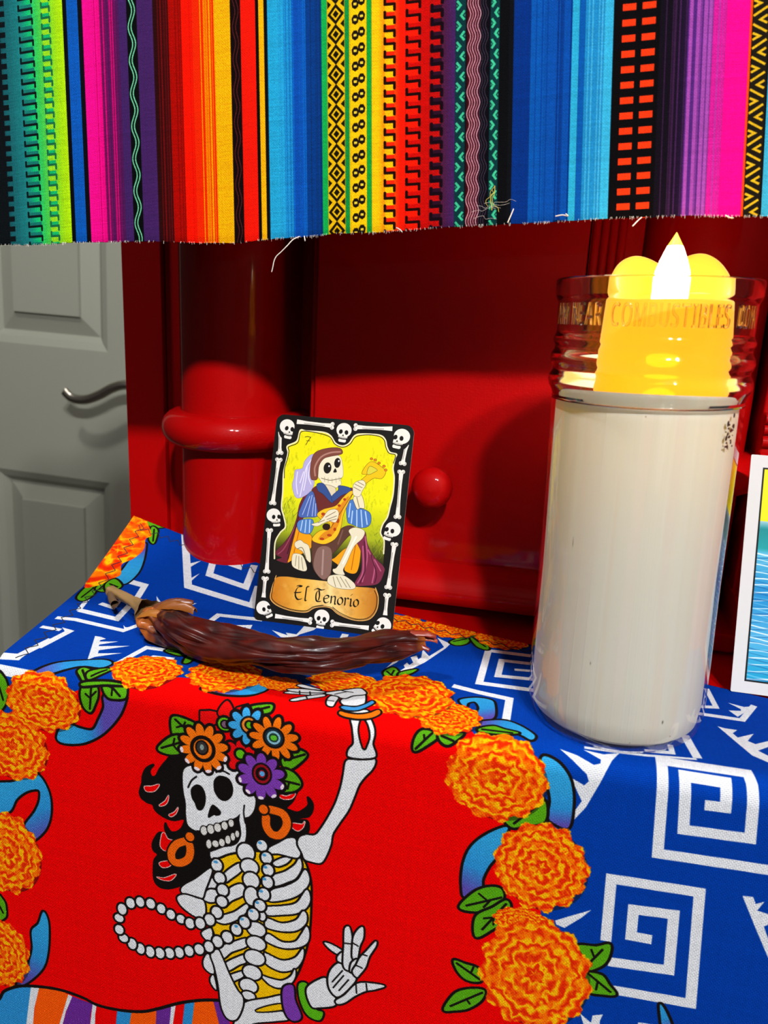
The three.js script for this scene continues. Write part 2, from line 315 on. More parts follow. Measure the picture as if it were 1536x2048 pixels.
  { const p = e[16] + 3, q = e[17] - 6, P = 107; bar(p - 3, q + 8, '#1d1810'); x.strokeStyle = '#eab81e'; x.lineWidth = 8; x.lineJoin = 'miter'; const L = (...l) => { x.beginPath(); l.forEach(([u, d]) => x.lineTo(u, d)); x.stroke(); }, w = q - p;
    for (let d = 520; d < bottom; d += P) { L([p, d], [q, d + 0.25 * P]); L([p, d + 0.27 * P], [p + w * 0.5, d + 0.37 * P], [p, d + 0.48 * P]); L([p, d + 0.75 * P], [q, d + 0.48 * P]); L([q, d + 0.74 * P], [q - w * 0.5, d + 0.87 * P], [q, d + 0.98 * P]); }
    bar(q + 6, e[18], '#07090c'); }
  threads(c, 3, 0.07, 1);
  const map = texture(c), bump = weave(16, 0.8); bump.repeat.set(40, 20);
  const fabric = new THREE.MeshPhysicalMaterial({ name: 'striped cotton', map, bumpMap: bump, bumpScale: 0.00022, roughness: 0.92, specularIntensity: 0.08, side: THREE.DoubleSide });
  const hemLine = ['950,2073 1053,2067 1179,2074 1303,2078 1416,2077 1546,2082 1780,2092 2008,2108 2186,2117 2256,2111 2360,2108 2529,2107 2592,2103 2735,2109 2856,2106 3015,2103 3268,2103 3432,2106 3666,2106 3790,2109 3928,2112 4046,2121 4189,2127 4293,2133'];
  const hemP = pts(hemLine[0]), hem = (u) => { let k = 1; while (k < hemP.length - 1 && hemP[k][0] < u) k++; const [p, q] = [hemP[k - 1], hemP[k]]; return p[1] + (q[1] - p[1]) * Math.min(1.5, Math.max(-0.5, (u - p[0]) / (q[0] - p[0]))); };
  const EDGE = 1.292, S = (u, w) => {                    // hangs from the shelf edge, its lower end standing off the drawers
    let px = u * Math.cos(SA) - w * Math.sin(SA), y = 1.10 + w * Math.cos(SA) + u * Math.sin(SA), z = 0.066 - 0.13 * (y - 1.13);
    const wob = 0.0009 * Math.sin(u * 61) + 0.0006 * Math.sin(u * 143 + 1); z += wob * Math.min(1, Math.max(0, (1.30 - y) * 12));
    if (y > EDGE) { const ex = y - EDGE, r = 0.03565, zE = 0.066 - 0.13 * (EDGE - 1.13), t = Math.min(ex / r, Math.PI / 2); y = EDGE + r * Math.sin(t); z = zE - r * (1 - Math.cos(t)) - Math.max(0, ex - r * Math.PI / 2); }
    return new THREE.Vector3(px, y, z);
  };
  const uA = -0.30, uB = 0.135, wTop = 0.285;
  const uw = (s, t) => { const u = uA + (uB - uA) * s, wB = 0.25 - hem((u + 0.35) * 1e4) / 1e4 + 0.0004 * noise.noise(u * 900, 3, 1); return [u, wTop + (wB - wTop) * t]; };
  const cloth = mesh('striped_cloth', sheet((s, t) => S(...uw(s, t)), (s, t) => { const [u, w] = uw(s, t); return [((u + 0.35) * 1e4 - U0) / 3300, 1 - ((0.25 - w) * 1e4 - D0) / 1650]; }, 260, 70, 0.0006), fabric);
  Object.assign(cloth.userData, { label: 'brightly striped woven cloth hanging from the shelf with a frayed raw lower edge', category: 'cloth' });
  // cut thread ends along the raw edge
  const hair = [], fluff = new THREE.MeshStandardMaterial({ color: 0xe9dfd2, roughness: 0.9, side: THREE.DoubleSide });
  for (let i = 0; i < 420; i++) {
    const u = uA + 0.05 + (uB - uA - 0.06) * rnd(), w = 0.25 - hem((u + 0.35) * 1e4) / 1e4, p = S(u, w + 0.0004), l = 0.0003 + 0.0008 * rnd() * rnd();
    const q = S(u + (rnd() - 0.5) * 0.0007, w - l); q.z += (rnd() - 0.3) * 0.0006; p.z += 0.0001; hair.push(tube([p, p.clone().lerp(q, 0.5), q], 0.00005, 2, 3));
  }
  const fr = mesh('frayed_edge', mergeGeometries(hair), fluff, cloth); fr.userData.kind = 'stuff';
  const thread = (list, r = 0.00022) => mesh('loose_thread', tube(list.map(([px, py, dz]) => [px, py, 0.0665 + (dz ?? 0)]), r, 40, 5), fluff, cloth);
  const T = (l, d = 0.003) => l.map(([px, py], i) => [px, py, d * Math.min(1, i / 2)]);
  thread(T([[-0.1083,1.1307],[-0.1104,1.1294],[-0.1125,1.1267],[-0.1149,1.1244],[-0.1171,1.1224],[-0.1180,1.1204],[-0.1184,1.1184],[-0.1189,1.1165]]), 0.0002);
  thread(T([[-0.1063,1.1309],[-0.1056,1.1299],[-0.1049,1.1289]]));
  thread(T([[-0.0686,1.1350],[-0.0669,1.1343],[-0.0655,1.1332]]));
  thread(T([[0.0227,1.1409],[0.0213,1.1394],[0.0197,1.1374]]));
  thread(T([[0.0512,1.1422],[0.0525,1.1413],[0.0535,1.1410]]));
  thread(T([[-0.0238,1.1429],[-0.0245,1.1407],[-0.0255,1.1378]], 0.001)); thread(T([[-0.0081,1.1406],[-0.0057,1.1410],[-0.0036,1.1407],[-0.0045,1.1414]], 0.001));
  // tangled lint
  const LINT = [pts('3214,2023')[0]].map(([p, q]) => [p / 1e4 - 0.35, 0.25 - q / 1e4])[0];
  const straw = new THREE.MeshStandardMaterial({ color: 0xc9b84a, roughness: 0.9 });
  const strand = (k, du, dw, sx, sy, r, mat) => { const l = []; for (let i = 0; i < 6; i++) { const q = S(LINT[0] + du + sx * (i / 5 - 0.5) + (rnd() - 0.5) * 0.002, LINT[1] + dw + sy * (i / 5 - 0.5) + (rnd() - 0.5) * 0.0016); q.z += 0.0006 + rnd() * 0.0006; l.push(q); } mesh('loose_thread', tube(l, r, 30, 5), mat, cloth); };
  strand(0, 0, 0.001, 0.0015, 0.009, 0.00016, straw); strand(1, 0.0006, 0.0005, -0.002, 0.007, 0.0001, straw); strand(2, -0.001, 0.002, 0.003, 0.006, 0.00008, straw);
  for (let k = 0; k < 5; k++) strand(k, (rnd() - 0.3) * 0.014, -0.003 + (rnd() - 0.5) * 0.006, 0.009, (rnd() - 0.5) * 0.004, 0.000035, fluff);
}

// ---------------------------------------------------------------- printed altar cloth
const ZF = 0.118, RD = 0.010;
const zhem = (x) => 0.0094 + 0.22 * (x + 0.069);
const ramp = (v, xs, ys) => { if (v <= xs[0]) return ys[0]; for (let i = 1; i < xs.length; i++) if (v <= xs[i]) return ys[i - 1] + (ys[i] - ys[i - 1]) * (v - xs[i - 1]) / (xs[i] - xs[i - 1]); return ys.at(-1); };
function hump(x, z) {          // the back left corner rides up against the foot of the column
  const b = -0.075 - x, a = 0.5 * (b + Math.sqrt(b * b + 0.0004)) - 0.5 * (-0.2 + Math.sqrt(0.04 + 0.0004)) * 0;
  const d = Math.max(0, z - zhem(x)) * ramp(-x, [0.08, 0.24], [1.6, 1]);
  return 0.153 * a * ramp(d, [0, 0.035, 0.066, 0.108, 0.143], [1, 0.55, 0.17, 0.07, 0]);
}
function clothAt(u, v) {
  const z = v - 0.06, q = RD * Math.PI / 2;
  if (z <= ZF - RD) return new THREE.Vector3(u, TABLE + hump(u, z), z);
  const s = z - (ZF - RD); if (s < q) return new THREE.Vector3(u, TABLE - RD + RD * Math.cos(s / RD), ZF - RD + RD * Math.sin(s / RD));
  return new THREE.Vector3(u, TABLE - RD - (s - q), ZF + (s - q) * 0.04);
}
function marigoldDisc(sd) {     // a printed marigold head, drawn once per variant
  const S = 300, c = canvas(S, S), x = c.getContext('2d'), d = x.createImageData(S, S);
  const mix = (p, q, t) => p.map((v, i) => v + (q[i] - v) * t), Y = [255, 190, 6], O = [255, 112, 2], R = [230, 40, 2];
  for (let j = 0; j < S; j++) for (let i = 0; i < S; i++) {
    const u = (i - S / 2) / (S / 2), v = (j - S / 2) / (S / 2), r = Math.hypot(u, v), t = Math.atan2(v, u), o = (j * S + i) * 4;
    const edge = 0.9 + 0.045 * Math.sin(t * 13 + sd) + 0.05 * noise.noise(Math.cos(t) * 3.2, Math.sin(t) * 3.2, sd * 3.3) + 0.035 * noise.noise(i / 9, j / 9, sd + 5);
    const warp = 0.075 * noise.noise(u * 5, v * 5, sd) + 0.05 * noise.noise(u * 13, v * 13, sd + 9), q = (r + warp) * (4.9 + r * 0.6);
    const ring0 = Math.floor(q), lob = Math.abs(Math.sin(t * (3 + ring0 * 2) + ring0 * 2.3 + sd)), q2 = q + 0.32 * lob + 0.3 * noise.noise(u * 9, v * 9, sd + 1), f = q2 - Math.floor(q2), patch = noise.noise(u * 6, v * 6, sd + 4) + 0.5 * noise.noise(i / 8, j / 8, sd + 2);
    const yl = Math.max(0, 1 - Math.abs(f - 0.2) / 0.22) * Math.min(1, Math.max(0.15, 0.85 + patch * 1.2)), rd = Math.max(0, 1 - Math.abs(f - 0.72) / 0.3) * Math.min(1, Math.max(0, 0.75 + patch * 1.6)) + Math.max(0, 0.26 - r) * 1.4;
    let col = mix(O, R, Math.min(1, rd * 1.6)); col = mix(col, Y, Math.min(1, yl * 1.55));
    d.data[o] = col[0]; d.data[o + 1] = col[1]; d.data[o + 2] = col[2]; d.data[o + 3] = 255 * Math.min(1, Math.max(0, (edge - r) * 40));
  }
  x.putImageData(d, 0, 0); return c;
}
{
  const S = 2048, c = canvas(S, S), x = c.getContext('2d'); x.scale(S / 4100, S / 3850);
  const BLUE = '#003aa0', WHITE = '#e2e5e9', RED = '#f00000';
  x.fillStyle = BLUE; x.fillRect(0, 0, 4100, 3850);
  const W = (s, w = 36) => line(x, s, WHITE, w, false, 'butt'), WA = (s) => area(x, s, WHITE, null, 0, false);
  // ---- stepped frets and toothed combs in white
  W('3435,2056 3023,2073 3000,1710 3295,1705 3305,1748 3320,1948 3097,1959 3079,1757 3218,1756 3223,1845 3154,1849', 40);
  W('2886,2482 2875,2213 3185,2199 3218,2672 2936,2688', 40); W('2904,2568 3124,2549 3110,2311 2968,2323 2973,2437 3048,2435', 40);
  WA('2696,2031 2710,1972 2735,1917 2686,1830 2737,1852 2751,1833 2741,1808 2686,1766 2638,1732 2702,1746 2763,1771 2786,1762 2787,1748 2723,1719 2797,1725 2854,1707 2826,1745 2806,1791 2780,1863 2752,1940');
  WA('3248,1388 3277,1396 3321,1395 3298,1428 3311,1456 3380,1405 3344,1471 3368,1487 3431,1441 3421,1486 3367,1535 3402,1567 3391,1615 3337,1578 3297,1493');
  WA('3328,2179 3364,2176 3376,2202 3403,2186 3385,2227 3424,2233 3460,2221 3440,2266 3416,2286 3448,2353 3494,2439 3449,2409 3390,2299');
  W('3171,1303 3358,1303 3435,1154', 26); WA('3329,1163 3390,1181 3426,1164 3379,1236 3345,1281 3319,1234 3369,1222 3372,1207'); W('3180,1244 3272,1222 3261,1052', 24);
  WA('2692,2439 2736,2411 2819,2361 2788,2402 2730,2462 2699,2455'); WA('2829,2828 2873,2858 2875,2823 2913,2808 2905,2841 2908,2894 2859,2908'); WA('3044,2807 3145,2797 3149,2831 3046,2846');
  W('2726,1707 2815,1704 2943,1697 3128,1669', 12); W('3109,1500 3120,1581 3133,1661', 34); W('3044,1593 3045,1651 2945,1667', 22);
  W('2568,1311 2292,1319 2298,975 2558,966', 33); W('2565,1204 2364,1225 2368,1062 2561,1050', 30); W('2431,1139 2563,1120', 22);
  W('2185,1381 2301,1406 2429,1424 2428,1612', 33);
  WA('1939,1322 2006,1153 1998,1064 2039,1127 2090,1006 2041,910 2117,962 2127,909 2100,1019 2031,1199 1966,1320'); WA('1876,1311 1909,1164 1947,1102 1909,1241'); WA('1945,1256 1955,1225 1977,1258 1960,1290'); WA('1959,1166 1983,1138 2008,1207 1981,1216');
  W('1613,1191 1609,1027', 34); W('1669,1161 1675,1074 1764,1047', 28); WA('1260,1108 1351,1136 1333,1112 1387,1112 1393,1010 1468,975 1451,1037 1403,1106 1388,1164 1327,1166');
  W('416,347 680,832 1076,907 1034,719', 42); WA('527,529 596,441 554,453 517,501'); WA('590,638 640,592 616,653 610,669'); WA('658,765 686,705 676,775 675,790'); W('488,480 508,417', 20);
  W('669,455 740,699 975,751 933,531', 40); W('767,482 789,566 862,581 846,517', 36);
  W('289,1221 512,1248 457,887 330,869', 36); W('340,1119 425,1140 408,1055', 30); W('288,1226 224,985', 24); W('235,1329 332,1317 607,1347 646,1265', 30); WA('575,1295 598,1313 633,1297 620,1356');
  W('229,1434 334,1435', 26); W('381,1419 346,1616', 36); WA('323,1409 386,1420 384,1462');
  WA('516,1438 546,1437 579,1447 562,1467 566,1480 647,1453 583,1507 588,1521 718,1475 611,1556 624,1582 723,1546 630,1615 615,1648');
  W('750,1655 795,1466 929,1460', 30); W('827,1629 867,1534 963,1524', 20); W('938,1176 950,1040 1177,1017', 34); W('1006,1160 1142,1105 1153,1168', 26); WA('561,952 611,998 593,1005'); WA('649,951 697,986 676,993'); WA('720,981 794,962 764,1003');
  W('236,1781 408,1786', 44); W('633,1698 714,1689', 16); W('190,1724 316,1710 353,1529', 40);
  // ---- the red medallion
  area(x, '89,2341 360,2071 541,1876 922,1703 1324,1641 1694,1565 2055,1563 2277,1689 2432,1889 2603,2215 2653,2719 2635,3256 -29,4096', RED, null);
  inkScale = 1.8;
  // ---- ribbons
  const ribbon = (s, g0, g1) => { const [p, q] = pts(g0 ?? s), gr = x.createLinearGradient(p[0], p[1], q[0], q[1]); gr.addColorStop(0, '#2f9fd8'); gr.addColorStop(0.55, '#2a8fd0'); gr.addColorStop(1, '#5a4aa8'); area(x, s, gr, INK, 13); };
  ribbon('778,1816 864,1809 874,1820 846,1892 789,1968 731,2019 659,2057 579,2071 544,2056 561,2004 596,1977 661,1988 718,1984 749,1930 774,1871', '617,2001 775,1987');
  ribbon('198,2350 323,2304 387,2244 435,2243 475,2285 498,2354 494,2444 465,2517 405,2579 376,2551 366,2512 417,2437 445,2372 442,2322 382,2340 326,2390 284,2461 189,2491', '290,2351 425,2571');
  ribbon('415,1788 487,1724 573,1676 679,1628 731,1646 713,1692 632,1701 570,1730 502,1765', '700,1649 448,1777');
  ribbon('439,2946 462,3001 455,3139 427,3245 359,3334 283,3396 293,3347 347,3250 373,3160 373,3065 411,3015', '428,3017 334,3336');
  ribbon('1189,1720 1275,1714 1336,1679 1399,1618 1440,1628 1446,1672 1400,1712 1294,1730', '1424,1647 1278,1720');
  ribbon('2580,1772 2630,1781 2673,1820 2695,1873 2705,1950 2698,2034 2643,2025 2624,2003 2626,1939 2608,1881 2577,1883 2577,1825', '2652,1882 2667,2030');
  ribbon('2478,2080 2426,2108 2370,2161 2338,2217 2324,2290 2327,2374 2343,2417 2399,2368 2402,2321 2421,2261 2459,2190 2464,2134', '2418,2158 2351,2383');
  ribbon('2232,1497 2293,1457 2355,1457 2374,1499 2380,1593 2343,1626 2313,1602 2316,1538 2294,1493 2266,1511 2261,1549', '2270,1485 2359,1603'); ribbon('2315,1657 2410,1609 2478,1625 2540,1680 2531,1711 2482,1689 2396,1668 2336,1680', '2506,1690 2339,1647');
  ribbon('267,535 333,678 365,798 347,898 276,869 269,781 262,698 271,608', '323,795 264,596'); ribbon('1902,921 1956,826 1948,909 1915,942'); ribbon('3112,2708 3170,2806 3167,2923');
  // ---- leaves
  const leaf = (s, m, v) => { area(x, s, '#55a512', INK, 13); if (m) line(x, m, INK, 10); if (v) v.split(';').forEach((q) => line(x, q, INK, 9)); };
  leaf('667,1801 674,1788 730,1785 744,1821 730,1864 709,1903 679,1886 665,1841', '710,1789 711,1833 706,1889', '711,1833 735,1807;710,1840 687,1824'); leaf('762,1775 806,1761 861,1763 871,1811 809,1825 780,1811', '769,1774 806,1781 846,1809', '806,1781 808,1811');
  leaf('622,1732 639,1712 687,1720 708,1732 693,1760 670,1773 644,1754', '640,1725 671,1759'); leaf('672,1731 730,1697 759,1700 725,1737 686,1761', '694,1746 742,1704'); leaf('662,1783 710,1769 790,1758 854,1761 768,1771 675,1791');
  leaf('889,1465 934,1432 1001,1462 975,1489 932,1485', '900,1465 982,1468'); leaf('1017,1544 1004,1466 1036,1475 1040,1536'); leaf('250,1805 296,1817 310,1864 300,1915 282,1953 242,1985', '265,1850 284,1918');
  leaf('188,2907 231,2937 240,2982 234,3024 189,3044', '201,2960 223,3003');
  leaf('2101,1829 2096,1789 2114,1751 2148,1745 2182,1760 2148,1796', '2104,1820 2159,1752', '2134,1781 2129,1764'); leaf('2186,1755 2218,1742 2275,1733 2252,1764 2225,1785 2199,1778', '2196,1756 2243,1768');
  leaf('2459,2040 2513,2009 2556,1967 2603,1944 2610,2026 2541,2057 2495,2076', '2500,2059 2584,1961', '2540,2020 2534,1988');
  leaf('2325,2468 2371,2394 2423,2355 2473,2348 2488,2386 2455,2438 2389,2471', '2351,2454 2481,2387', '2434,2416 2395,2390;2440,2411 2418,2445'); leaf('2392,2496 2455,2438 2500,2396 2519,2421 2503,2483 2457,2538 2399,2585', '2421,2546 2502,2411', '2459,2482 2462,2514;2459,2482 2423,2495');
  leaf('2321,2717 2366,2720 2420,2730 2434,2782 2384,2793 2344,2767', '2334,2726 2428,2776', '2394,2752 2401,2727'); leaf('2299,2958 2333,2876 2381,2838 2451,2823 2443,2874 2395,2926 2345,2949', '2324,2934 2445,2836', '2385,2883 2400,2901');
  leaf('2785,2533 2854,2514 2903,2494 2901,2560 2871,2605 2819,2624', '2878,2523 2824,2616', '2854,2565 2838,2533'); leaf('2815,2647 2885,2634 2919,2670 2948,2706 2901,2719 2847,2718', '2839,2641 2928,2700', '2877,2666 2875,2703');
  leaf('2332,1698 2383,1664 2427,1674 2482,1684 2429,1704 2346,1712', '2344,1698 2458,1691'); leaf('113,304 189,289 294,346 239,379 187,365', '171,327 276,357'); leaf('219,379 264,396 295,465 309,525 262,488', '243,395 295,503');
  leaf('167,954 209,959 249,1035 246,1119 199,1104 171,1025', '203,967 213,1089'); leaf('220,972 226,918 246,908 280,974 264,993', '238,979 246,924'); leaf('249,923 272,874 338,916 322,960 285,974', '270,918 323,931');
  leaf('1876,1352 1905,1294 1940,1340 1933,1415 1905,1407', '1887,1340 1929,1387', '1913,1370 1915,1321'); leaf('1944,1338 1978,1300 2010,1280 1991,1326 1953,1374'); leaf('2110,937 2156,869 2197,833 2191,925 2145,966', '2125,927 2183,875'); leaf('2196,842 2243,794 2298,955 2243,949', '2205,845 2280,936');
  // ---- marigolds
  const heads = [1, 2, 3, 4].map((k) => marigoldDisc(k * 7.3));
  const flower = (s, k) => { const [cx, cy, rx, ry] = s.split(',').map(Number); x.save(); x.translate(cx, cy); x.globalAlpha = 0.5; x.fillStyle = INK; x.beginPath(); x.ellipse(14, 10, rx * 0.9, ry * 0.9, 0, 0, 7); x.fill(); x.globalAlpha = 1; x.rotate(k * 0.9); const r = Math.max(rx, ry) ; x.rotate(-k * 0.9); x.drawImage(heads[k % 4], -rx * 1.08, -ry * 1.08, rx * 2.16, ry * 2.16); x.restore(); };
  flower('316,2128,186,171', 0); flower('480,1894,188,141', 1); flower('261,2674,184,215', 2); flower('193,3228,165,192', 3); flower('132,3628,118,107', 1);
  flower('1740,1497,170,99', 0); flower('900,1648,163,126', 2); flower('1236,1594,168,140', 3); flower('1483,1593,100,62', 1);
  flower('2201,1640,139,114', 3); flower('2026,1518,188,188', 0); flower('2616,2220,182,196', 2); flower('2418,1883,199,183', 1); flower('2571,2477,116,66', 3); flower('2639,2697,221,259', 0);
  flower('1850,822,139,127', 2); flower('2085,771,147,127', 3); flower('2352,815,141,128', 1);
  { x.save(); trace(x, pts('24,252 60,444 93,658 147,961 204,954 233,927 249,883 282,834 240,747 274,680 284,590 245,496 258,453 172,346 118,269'), true); x.clip(); x.fillStyle = '#ff7e04'; x.fill(); { const [[px, py]] = pts('143,631'); x.drawImage(heads[2], px - 520, py - 520, 1040, 1040); x.globalAlpha = 0.6; x.drawImage(heads[0], px - 330, py - 700, 760, 760); x.globalAlpha = 1; } x.restore(); }
  // ---- striped skirt of the dancer
  { const Q = (s, col) => area(x, s, col, null, 0, false);
    Q('126,3555 179,3488 207,3442 291,3391 398,3364 343,3494 313,3614 257,3913 101,3961', '#2c8fd0'); Q('353,3378 402,3363 368,3487 354,3602 299,3900 248,3915 315,3614', WHITE); Q('399,3364 510,3351 558,3367 526,3451 498,3561 434,3858 295,3901 354,3602 370,3487', '#ff5a06'); Q('553,3364 576,3370 537,3465 514,3556 450,3853 429,3859 495,3562', WHITE);
    Q('574,3369 681,3383 668,3445 662,3513 622,3800 446,3854 514,3556 539,3464', '#6a2a92'); Q('680,3381 701,3384 692,3438 689,3506 654,3790 621,3800 662,3513', WHITE); Q('700,3382 809,3380 799,3474 774,3753 653,3790 689,3506', RED); Q('806,3379 881,3368 868,3454 853,3729 773,3753 797,3475', '#2c8fd0');
    Q('880,3368 1006,3323 1003,3415 1000,3683 851,3729 866,3455', '#ff5a06'); Q('1005,3322 1080,3283 1069,3396 1060,3665 998,3684 1001,3416', '#6a2a92'); Q('1078,3285 1103,3271 1087,3391 1076,3660 1059,3665 1069,3396', WHITE); Q('1101,3272 1147,3243 1134,3377 1128,3644 1074,3660 1085,3392', RED); Q('1145,3245 1195,3222 1181,3364 1188,3625 1127,3644 1132,3378', '#2c8fd0'); Q('1193,3222 1283,3193 1298,3250 1317,3325 1335,3580 1186,3626 1179,3364', '#ff5a06'); Q('1281,3193 1336,3176 1367,3310 1385,3564 1333,3580 1315,3325', '#6a2a92');
    line(x, '143,3537 180,3487 207,3440 291,3390 389,3365 510,3351 627,3361 704,3381 820,3377 934,3353 1017,3313 1121,3254 1229,3209 1322,3184', INK, 16); }
  // ---- the dancer: hair
  const BK = '#120e0d', BONE = '#e4e6e8';
  area(x, '1090,2037 1057,2069 1030,2108 1012,2144 994,2153 982,2137 985,2116 999,2095 967,2118 950,2156 947,2190 935,2234 944,2262 971,2277 995,2281 1008,2307 1044,2329 1089,2337 1141,2321 1134,2360 1109,2389 1079,2396 1061,2375 1054,2361 1052,2388 1060,2412 1025,2412 996,2462 996,2500 1018,2520 1001,2552 997,2609 1001,2651 1024,2676 1061,2677 1102,2660 1143,2633 1196,2592 1255,2537 1300,2485 1299,2329 1258,2203 1167,2049', BK, BK, 6);
  area(x, '1385,2164 1457,2137 1540,2114 1631,2083 1627,2116 1615,2145 1591,2177 1611,2186 1642,2188 1672,2165 1686,2143 1682,2112 1701,2134 1702,2167 1687,2196 1654,2209 1624,2231 1680,2217 1690,2253 1676,2289 1651,2305 1640,2349 1548,2383 1454,2397 1390,2404', BK, BK, 6);
  for (const s of ['958,2205 990,2197 1025,2182 1007,2213 983,2224 963,2223', '1026,2280 1053,2254 1068,2226 1063,2256 1046,2276', '1071,2316 1096,2298 1112,2274 1102,2303 1082,2321', '1037,2418 1049,2409 1064,2432 1089,2435 1114,2428 1089,2452 1070,2477 1052,2493 1030,2474', '1025,2559 1062,2542 1083,2545 1069,2566 1038,2577', '1013,2632 1048,2628 1101,2598 1079,2631 1045,2640', '1558,2122 1590,2125 1626,2105 1614,2129 1584,2139 1566,2135', '1618,2243 1661,2238 1672,2224 1665,2252 1644,2271 1622,2261']) area(x, s, RED, '#f0c8c0', 4);
  // skull, mouth, teeth
  area(x, '1138,2094 1134,2148 1139,2200 1148,2245 1149,2299 1158,2345 1188,2364 1211,2363 1254,2393 1261,2456 1271,2485 1320,2464 1358,2445 1390,2421 1412,2382 1420,2337 1417,2290 1413,2261 1434,2247 1453,2213 1458,2169 1448,2139 1422,2092 1383,2047 1345,2016 1314,2012 1282,2027 1225,2051 1167,2068', BONE, INK, 9);
  area(x, '1209,2364 1234,2337 1266,2325 1311,2299 1356,2277 1378,2262 1391,2247 1390,2276 1397,2315 1398,2348 1383,2385 1354,2406 1319,2419 1274,2448 1260,2452 1246,2435 1240,2402 1228,2379', INK, null);
  for (const s of ['1231,2358,15,21', '1262,2345,16,21', '1293,2331,16,20', '1324,2315,14,19', '1353,2297,12,17', '1254,2417,12,21', '1284,2409,15,16', '1313,2397,13,18', '1340,2378,12,20', '1362,2359,10,18', '1381,2342,9,16']) dot(x, s, '#dcdad4', INK, 5);
  area(x, '1262,2458 1293,2437 1345,2419 1377,2399 1405,2367 1390,2419 1358,2445 1320,2464 1272,2483', BONE, null);
  area(x, '1194,2149 1221,2154 1237,2187 1237,2227 1223,2261 1201,2265 1188,2237 1174,2213 1171,2175', BK, null); area(x, '1302,2087 1341,2094 1359,2130 1355,2170 1330,2198 1300,2196 1277,2167 1272,2127 1280,2103', BK, null); area(x, '1268,2228 1305,2250 1304,2268 1286,2277 1275,2276 1253,2293 1249,2278', BK, null);
  line(x, '1158,2169 1174,2134 1195,2113', INK, 8); line(x, '1283,2075 1314,2065 1341,2073', INK, 8); line(x, '1410,2202 1408,2239 1416,2284', INK, 7);
  // earrings
  for (const [s, st] of [['1506,2239 1509,2279 1533,2310 1568,2307 1592,2272 1595,2235 1574,2205 1525,2199', '1494,2204,20,21'], ['1142,2428 1104,2451 1081,2496 1090,2535 1124,2537 1159,2510 1169,2473 1166,2442', '1167,2401,20,21']]) { line(x, s, INK, 50); line(x, s, '#f0640c', 36); dot(x, st, '#f0640c', INK, 9); }
  // flowers and leaves in the hair
  area(x, '1212,1873 1210,1815 1253,1807 1294,1809 1302,1835 1255,1878', '#e00a0a', INK, 9, false); area(x, '1287,1807 1313,1757 1347,1785 1346,1815 1311,1827', '#e00a0a', INK, 9); area(x, '1352,1803 1363,1778 1405,1759 1400,1778 1372,1808', '#e00a0a', INK, 9, false);
  leaf('1088,1861 1173,1868 1189,1889 1167,1929 1128,1945 1091,1947', '1099,1870 1167,1919', '1135,1896 1144,1875;1131,1893 1106,1904'); leaf('1021,2015 1077,1954 1128,1940 1144,1968 1119,2020 1063,2032', '1037,2010 1135,1964', '1090,1985 1096,1957;1090,1986 1109,2007');
  leaf('1407,1780 1429,1761 1502,1743 1506,1771 1466,1786 1424,1790', '1423,1784 1495,1754'); leaf('1669,1924 1625,1907 1592,1910 1565,1956 1577,1999 1604,2000 1640,1968', '1662,1925 1579,1966', '1614,1946 1605,1923'); leaf('1568,2015 1606,2010 1637,2031 1650,2062 1625,2092 1577,2108 1546,2106', '1643,2062 1569,2057', '1600,2060 1595,2090');
  const bloom = (s, n, col, tips) => { const [cx, cy, rx, ry] = s.split(',').map(Number); for (const pass of [0, 1]) for (let i = 0; i < n; i++) { const t = i / n * 6.2832 + 0.3, px = cx + rx * 0.72 * Math.cos(t), py = cy + ry * 0.72 * Math.sin(t); x.beginPath(); x.ellipse(px, py, rx * 0.32, ry * 2.1 / n, t, 0, 7); if (!pass) { x.strokeStyle = INK; x.lineWidth = 26; x.stroke(); } else { x.fillStyle = col; x.fill(); if (tips && Math.sin(t) > 0.2) { x.beginPath(); x.ellipse(cx + rx * 0.96 * Math.cos(t), cy + ry * 0.96 * Math.sin(t), rx * 0.07, ry * 0.13, t, 0, 7); x.fillStyle = '#f0e0ea'; x.fill(); } } } x.beginPath(); x.ellipse(cx, cy, rx * 0.62, ry * 0.62, 0, 0, 7); x.fillStyle = col; x.fill(); };
  bloom('1385,1983,70,67', 7, '#e00a10'); dot(x, '1388,1974,19,19', '#5cb814', INK, 12); dot(x, '1318,1853,29,28', '#5cb814', INK, 12); dot(x, '1320,1854,15,14', '#7a5a70', INK, 8);
  bloom('1421,1847,84,73', 9, '#3aa0dc'); dot(x, '1424,1841,32,32', '#e8862c', INK, 9); dot(x, '1425,1839,14,14', '#5cb814', INK, 9);
  bloom('1530,1881,101,86', 11, '#f5720c'); dot(x, '1529,1876,39,39', '#1c2a34', INK, 9); dot(x, '1529,1876,29,29', '#8cc4d4', null); dot(x, '1529,1876,21,20', '#1c3a30', null); dot(x, '1529,1877,14,12', '#5cc02c', null);
  bloom('1227,1978,105,107', 12, '#f5720c', true); dot(x, '1223,1981,49,52', null, INK, 9); dot(x, '1219,1976,23,27', '#33302e', INK, 8); dot(x, '1219,1974,9,13', '#8a9a94', null);
  bloom('1480,2058,100,100', 10, '#7a3aa8', true); dot(x, '1483,2045,36,42', '#96101c', INK, 9); dot(x, '1483,2045,21,24', null, INK, 7); dot(x, '1484,2044,11,12', '#58a8e0', null);
  // ribs, over yellow
  const bone = (s) => area(x, s, BONE, INK, 10);
  area(x, '1454,2412 1567,2394 1660,2391 1701,2475 1710,2575 1708,2748 1687,2870 1656,2972 1610,3050 1604,3088 1536,3118 1444,3152 1389,3084 1334,2988 1278,2827 1223,2711 1262,2527 1326,2465 1390,2433', '#f5c004', INK, 12);
